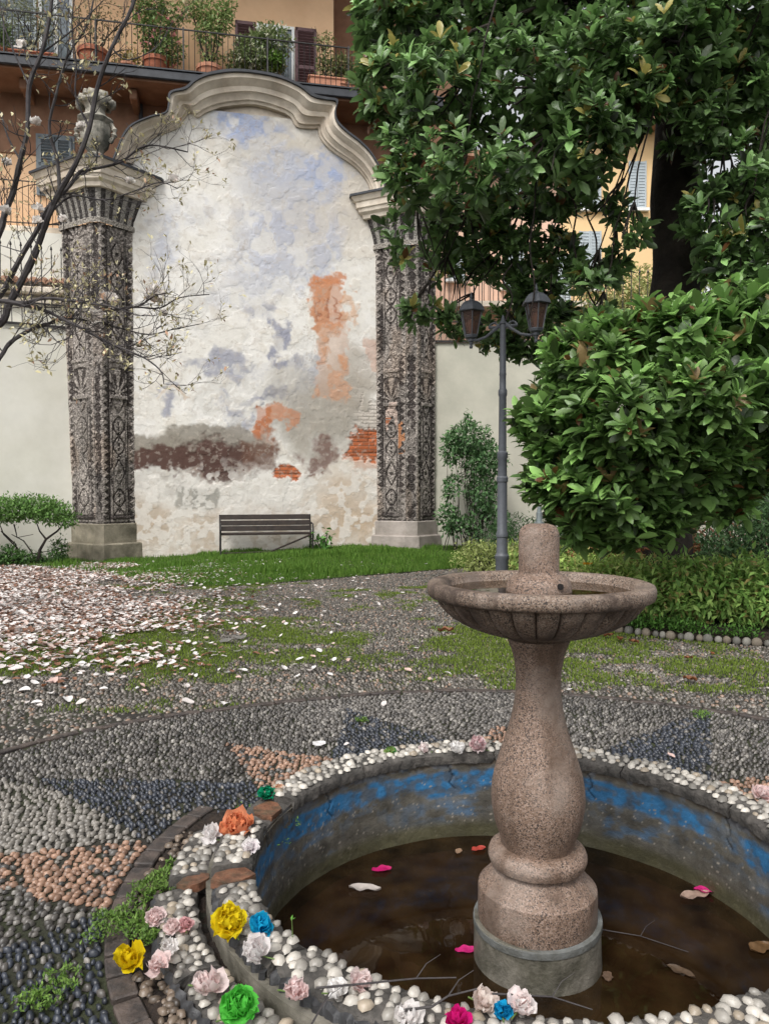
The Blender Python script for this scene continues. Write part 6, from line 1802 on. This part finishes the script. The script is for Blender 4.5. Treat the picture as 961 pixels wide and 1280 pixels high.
# ================================================================== EVERGREEN MAGNOLIA
def limb(mb, a, b, r0, r1, rr, sag=.2, n=7):
    a = np.array(a); b = np.array(b); pts = []; L = np.linalg.norm(b - a); off = np.array([rr.uniform(-1, 1), rr.uniform(-1, 1), rr.uniform(-.4, 1)]) * L * .12
    for i in range(n + 1):
        f = i / n; p = a * (1 - f) + b * f + off * math.sin(PI * f) + np.array([rr.uniform(-1, 1), rr.uniform(-1, 1), rr.uniform(-1, 1)]) * L * .012 * (0 < i < n)
        pts.append(p)
    mb.tube(pts, [r0 + (r1 - r0) * (i / n) ** .8 for i in range(n + 1)], 8); return pts
def evergreen():
    rr = random.Random(5)
    base = np.array([3.72, 10.2, 0]); t = thing('evergreen_magnolia', base, 'big evergreen magnolia with glossy leaves, black trunk and branches sweeping to the ground', 'tree')
    top = at(850, -60, 10.2)
    tp = [base + (-.05, 0, -.1), base + (0, 0, .5), at(818, 500, 10.2), at(846, 350, 10.2), at(843, 250, 10.2), at(846, 120, 10.3), at(836, 0, 10.3), top + (0, 0, 1)]
    mb = MB(); mb.tube(catmull(tp, 5), list(np.interp(np.linspace(0, 7, 36), range(8), [.50, .38, .33, .32, .31, .26, .22, .15])), 20); mb.build('trunk', m_bark, t, True)
    UPB = [blob(*b) for b in [
        (500,20,9.6,66,56,.9),(590,10,10.2,80,60,1.1),(700,0,10,90,70,1.2),(800,-10,9.4,90,76,1.2),(910,0,9.2,90,80,1.2),(1000,60,9.6,70,90,1.2),
        (490,110,9.4,44,50,.7),(550,120,9,66,62,.8),(640,110,9.2,72,62,.9),(740,90,9,80,62,.9),(830,60,8.8,80,56,.8),(925,120,9.4,56,52,.8),
        (510,200,9.2,40,52,.6),(575,210,8.8,60,62,.8),(650,200,8.8,66,60,.8),(725,170,8.9,62,54,.8),(785,120,8.8,50,44,.6),
        (515,290,10.6,38,50,.5),(575,290,10.8,56,46,.6),(640,275,10.9,56,42,.6),(700,236,10,40,30,.5),(545,355,11.4,40,44,.5),(520,380,11.4,20,26,.3),(590,350,11.6,36,30,.4),
        (905,215,9.2,44,44,.6),(940,290,9.2,38,44,.6),(900,320,9.2,24,34,.4),(870,150,9.0,40,36,.5),(985,230,9.4,50,90,.8),(930,350,9.4,40,40,.5),(880,270,9.0,26,40,.4),
        (620,330,11.2,50,40,.5),(575,400,11.6,30,22,.4),(700,320,10.6,30,34,.4),(660,355,11.4,40,30,.4),(768,330,9.6,18,22,.3),(640,395,11.8,50,18,.4),(620,428,11.8,38,14,.3),(655,440,11.8,26,12,.3),(690,400,10.6,34,22,.4),(760,262,9.2,34,14,.3),(735,350,9.4,22,26,.3),(745,400,9.4,26,18,.3),(790,290,9.0,22,14,.3)]]
    LOW = [blob(*b) for b in [
        (745,450,7.6,70,44,.7),(830,430,7.4,80,50,.8),(920,410,7.4,70,50,.8),(980,440,7.6,50,70,.8),
        (700,530,7.6,56,46,.6),(780,520,7.2,80,60,.8),(870,500,7.0,80,56,.8),(950,490,7.2,54,46,.6),
        (700,600,7.6,46,40,.5),(760,600,7.4,60,50,.6),(830,570,7.2,56,40,.6),(725,640,7.6,40,26,.4),(780,650,7.5,32,20,.4),(895,555,7.2,44,36,.4),(672,560,7.8,20,22,.3),(684,500,7.8,20,20,.3),(830,630,7.6,50,40,.5),(870,600,7.6,40,34,.4),(960,540,7.3,34,26,.4),(935,580,7.9,40,34,.4),(900,620,8.2,44,30,.4),(985,520,7.4,40,40,.4),(790,670,7.9,44,18,.4),(740,668,7.9,36,16,.3)]]
    mb = MB()
    def near(px, py): return at(px, py, 10.25)
    for (c, r) in UPB:
        hi = c[2] > 5.2; a = near(845, random.Random(int(c[0]*50)).uniform(-40, 120)) if hi else c + np.array([.5, -.3, 2.2])
        pts = limb(mb, a, c, rr.uniform(.03, .05) if hi else .014, .012 if hi else .008, rr)
        for k in range(5):
            e = c + np.array([rr.uniform(-.8, .8) * r[0], rr.uniform(-.8, .8) * r[1], rr.uniform(-.9, .6) * r[2]]); limb(mb, pts[-2], e, .018, .006, rr, n=4)
    for (c, r) in LOW:
        a = base + np.array([rr.uniform(-.1, .1), -.2, rr.uniform(.8, 3.2)]); pts = limb(mb, a, c, .05, .015, rr)
        for k in range(4):
            e = c + np.array([rr.uniform(-.8, .8) * r[0], rr.uniform(-.8, .8) * r[1], rr.uniform(-.8, .8) * r[2]]); limb(mb, pts[-2], e, .014, .005, rr, n=4)
    # hanging bare twigs in the gap left of the trunk
    for S in ([(690,180),(708,235),(720,262),(716,300),(728,350),(745,385)], [(670,200),(668,260),(662,310),(668,360),(660,400)], [(735,200),(732,262),(745,300),(742,350)], [(640,330),(628,350),(640,370),(632,400)], [(960,330),(935,380),(905,395),(880,400)], [(945,200),(952,280),(930,320),(955,360)]):
        mb.tube(catmull([at(x, y, 9.6) for x, y in S], 4), .011, 6)
    mb.build('branches', m_bark, t, True)
    gc = [(.095, .185, .055), (.18, .30, .10), (.38, .33, .10)]
    P, out = shell_points(UPB, 5200, .35, .29, 1.1, 3)
    V1 = rosettes(P, out, 10, .20, gc)
    npmesh('crown', *V1[:2], m_leaf, t, V1[2], True)
    # dark inner foliage
    gl = [(.11, .22, .055), (.22, .37, .10), (.26, .18, .08)]
    P, out = shell_points(LOW, 2400, .5, .25, 1.3, 8)
    V2 = rosettes(P, out, 11, .20, gl, .6); npmesh('low_crown', *V2[:2], m_leaf, t, V2[2], True)
evergreen()

# ================================================================== BARE FLOWERING MAGNOLIA AT LEFT
def bare_magnolia():
    rr = random.Random(21); Y = 8.6
    base = np.array([-5.7, 8.9, 0]); t = thing('flowering_magnolia', base, 'nearly bare magnolia with dark limbs, buds and few white flowers reaching in from left', 'tree')
    def A(x, y, dy=0): return at(x, y, Y + dy)
    fork = A(-110, 470)
    mb = MB(); mb.tube(catmull([base - (0, 0, .1), base + (.1, 0, .9), fork - (.05, 0, .5), fork], 5), list(np.linspace(.17, .12, 16)), 14); mb.build('trunk', m_barkl, t, True)
    limbs = [
     ([(-110,470,0),(-60,440,0),(0,405,0),(11,382,0),(28,350,0),(43,320,0),(52,296,0),(62,268,-.1),(75,240,-.1),(95,205,-.2),(112,160,-.2),(122,110,-.2),(140,60,-.3),(165,10,-.3),(175,-30,-.3)], .062, .02),
     ([(-110,470,0),(-50,420,.2),(0,369,.3),(15,343,.3),(30,315,.3),(47,287,.3),(58,262,.3),(84,236,.3),(100,215,.4),(112,212,.4),(150,203,.5),(175,185,.5),(198,182,.5),(235,190,.5)], .05, .009),
     ([(-110,470,0),(-60,380,-.3),(-20,330,-.3),(0,290,-.3),(7,265,-.3),(17,240,-.3),(26,200,-.4),(35,160,-.4),(37,107,-.4),(52,67,-.4),(61,30,-.4),(68,-20,-.4)], .055, .02),
     ([(-110,470,0),(-40,385,-.5),(0,376,-.5),(28,379,-.5),(56,373,-.6),(84,375,-.6),(109,379,-.7),(140,383,-.7),(165,392,-.7)], .035, .008),
     ([(0,376,-.5),(19,379,-.5),(56,388,-.5),(75,397,-.5),(96,407,-.6),(112,416,-.6),(140,430,-.6),(160,438,-.7),(185,450,-.7),(202,465,-.7),(205,480,-.7)], .028, .006),
     ([(-110,520,0),(-40,500,-.2),(0,448,-.3),(11,431,-.3),(28,418,-.3),(47,409,-.3),(66,403,-.3),(84,397,-.3),(112,390,-.4),(140,388,-.4),(170,384,-.4),(200,385,-.4),(225,372,-.4),(262,368,-.4)], .036, .006),
     ([(84,397,-.3),(120,402,-.3),(150,410,-.3),(185,418,-.3),(215,412,-.3),(250,405,-.3)], .014, .005),
     ([(62,268,.3),(90,245,.3),(130,250,.2),(165,240,.2),(200,228,.2),(222,236,.2)], .016, .005),
     ([(75,240,0),(72,200,.1),(62,160,.1),(70,120,.1),(85,70,.2),(110,30,.2),(120,-20,.2)], .03, .01),
     ([(52,67,-.4),(75,50,-.3),(100,30,-.3),(130,0,-.3)], .014, .006),
     ([(37,107,-.4),(20,70,-.4),(5,30,-.4),(0,0,-.4)], .014, .006),
     ([(112,160,-.2),(95,120,-.2),(96,80,-.2),(90,30,-.2),(95,-10,-.2)], .014, .006),
     ([(140,60,-.3),(160,75,-.3),(195,60,-.3),(215,30,-.3)], .010, .005),
     ([(26,200,-.4),(10,170,-.4),(-5,120,-.4)], .016, .006),
     ([(19,379,-.5),(47,382,-.4),(66,400,-.4),(82,430,-.4)], .010, .004)]
    tw = MB(); bm = MB(); tips = []
    def grow(p, d, L, r, depth):
        n = 3; pts = [p]; 
        for i in range(n):
            d = d + np.array([rr.uniform(-.4, .4), rr.uniform(-.4, .4), rr.uniform(-.25, .4)]); d /= np.linalg.norm(d); p = p + d * L / n; pts.append(p)
        tw.tube(pts, list(np.linspace(r, r * .6, n + 1)), 4, False)
        tips.append((p, d))
        if depth > 0:
            for k in range(rr.choice([1, 2, 2, 3])):
                dd = d + np.array([rr.uniform(-.9, .9), rr.uniform(-.7, .7), rr.uniform(-.6, .8)]); dd /= np.linalg.norm(dd)
                grow(pts[rr.choice([1, 2, 3])], dd, L * rr.uniform(.55, .85), r * .65, depth - 1)
    for (S, r0, r1) in limbs:
        P = catmull([A(*s) for s in S], 4); n = len(P)
        rad = list(np.linspace(r0 * .78, r1 * .8, n)); bm.tube(P, [r * (1 + .12 * rr.uniform(-1, 1)) for r in rad], 7)
        for i in range(3, n, 1):
            px = topx(P[i])[0]
            if px < -60: continue
            pr = .66 if r1 < .012 else .45
            if rr.random() < pr * (1.0 if i > n * .35 else .4):
                d = P[i] - P[i-1]; d /= np.linalg.norm(d); dd = d * .7 + np.array([rr.uniform(-.9, .9), rr.uniform(-.6, .6), rr.uniform(-.7, .9)]); dd /= np.linalg.norm(dd)
                grow(P[i], dd, rr.uniform(.16, .46), min(.007, rad[i] * .6), 3 if r1 < .012 else 2)
    bm.build('limbs', m_barkl, t, True); tw.build('twigs', m_barkl, t)
    # buds and young leaves
    tp = np.array([p for p, d in tips]); td = np.array([d for p, d in tips])
    px = 480 + FPX * tp[:, 0] / tp[:, 1]; 
    k = RNG.random(len(tp)) < .45; P = tp[k]; D = td[k]
    V, F, C = small_foliage(P, D, .062, [(.44,.39,.20),(.68,.63,.42),(.44,.27,.18)], -.1, 2, spread=.012)
    npmesh('buds', V, F, m_leafm, t, C)
    # white flowers
    fl = [(116,402),(123,400),(137,377),(112,396),(195,368),(190,376),(143,383),(7,265),(48,262),(47,278),(80,277),(163,230),(217,228),(100,160),(44,155),(205,395),(28,60),(8,205)]
    for i, (x, y) in enumerate(fl):
        c = A(x, y, -.45); V, F, C = flower_mesh(900 + i, .13 if i < 6 else .085, (.88, .86, .82), (.84, .76, .72), 'twist'); rm = np.array(Matrix.Rotation(rr.uniform(-.6, .9), 3, 'X'))
        npmesh('blossom', V @ rm.T + c, F, m_paper, t, C, True)
        j = np.argmin(np.linalg.norm(tp - c, axis=1)); q = MB(); q.tube([tp[j], (tp[j] + c) / 2 + np.array([0, 0, .02]), c], [.005, .004, .004], 4); q.build('flower_stalk', m_barkl, t)
bare_magnolia()
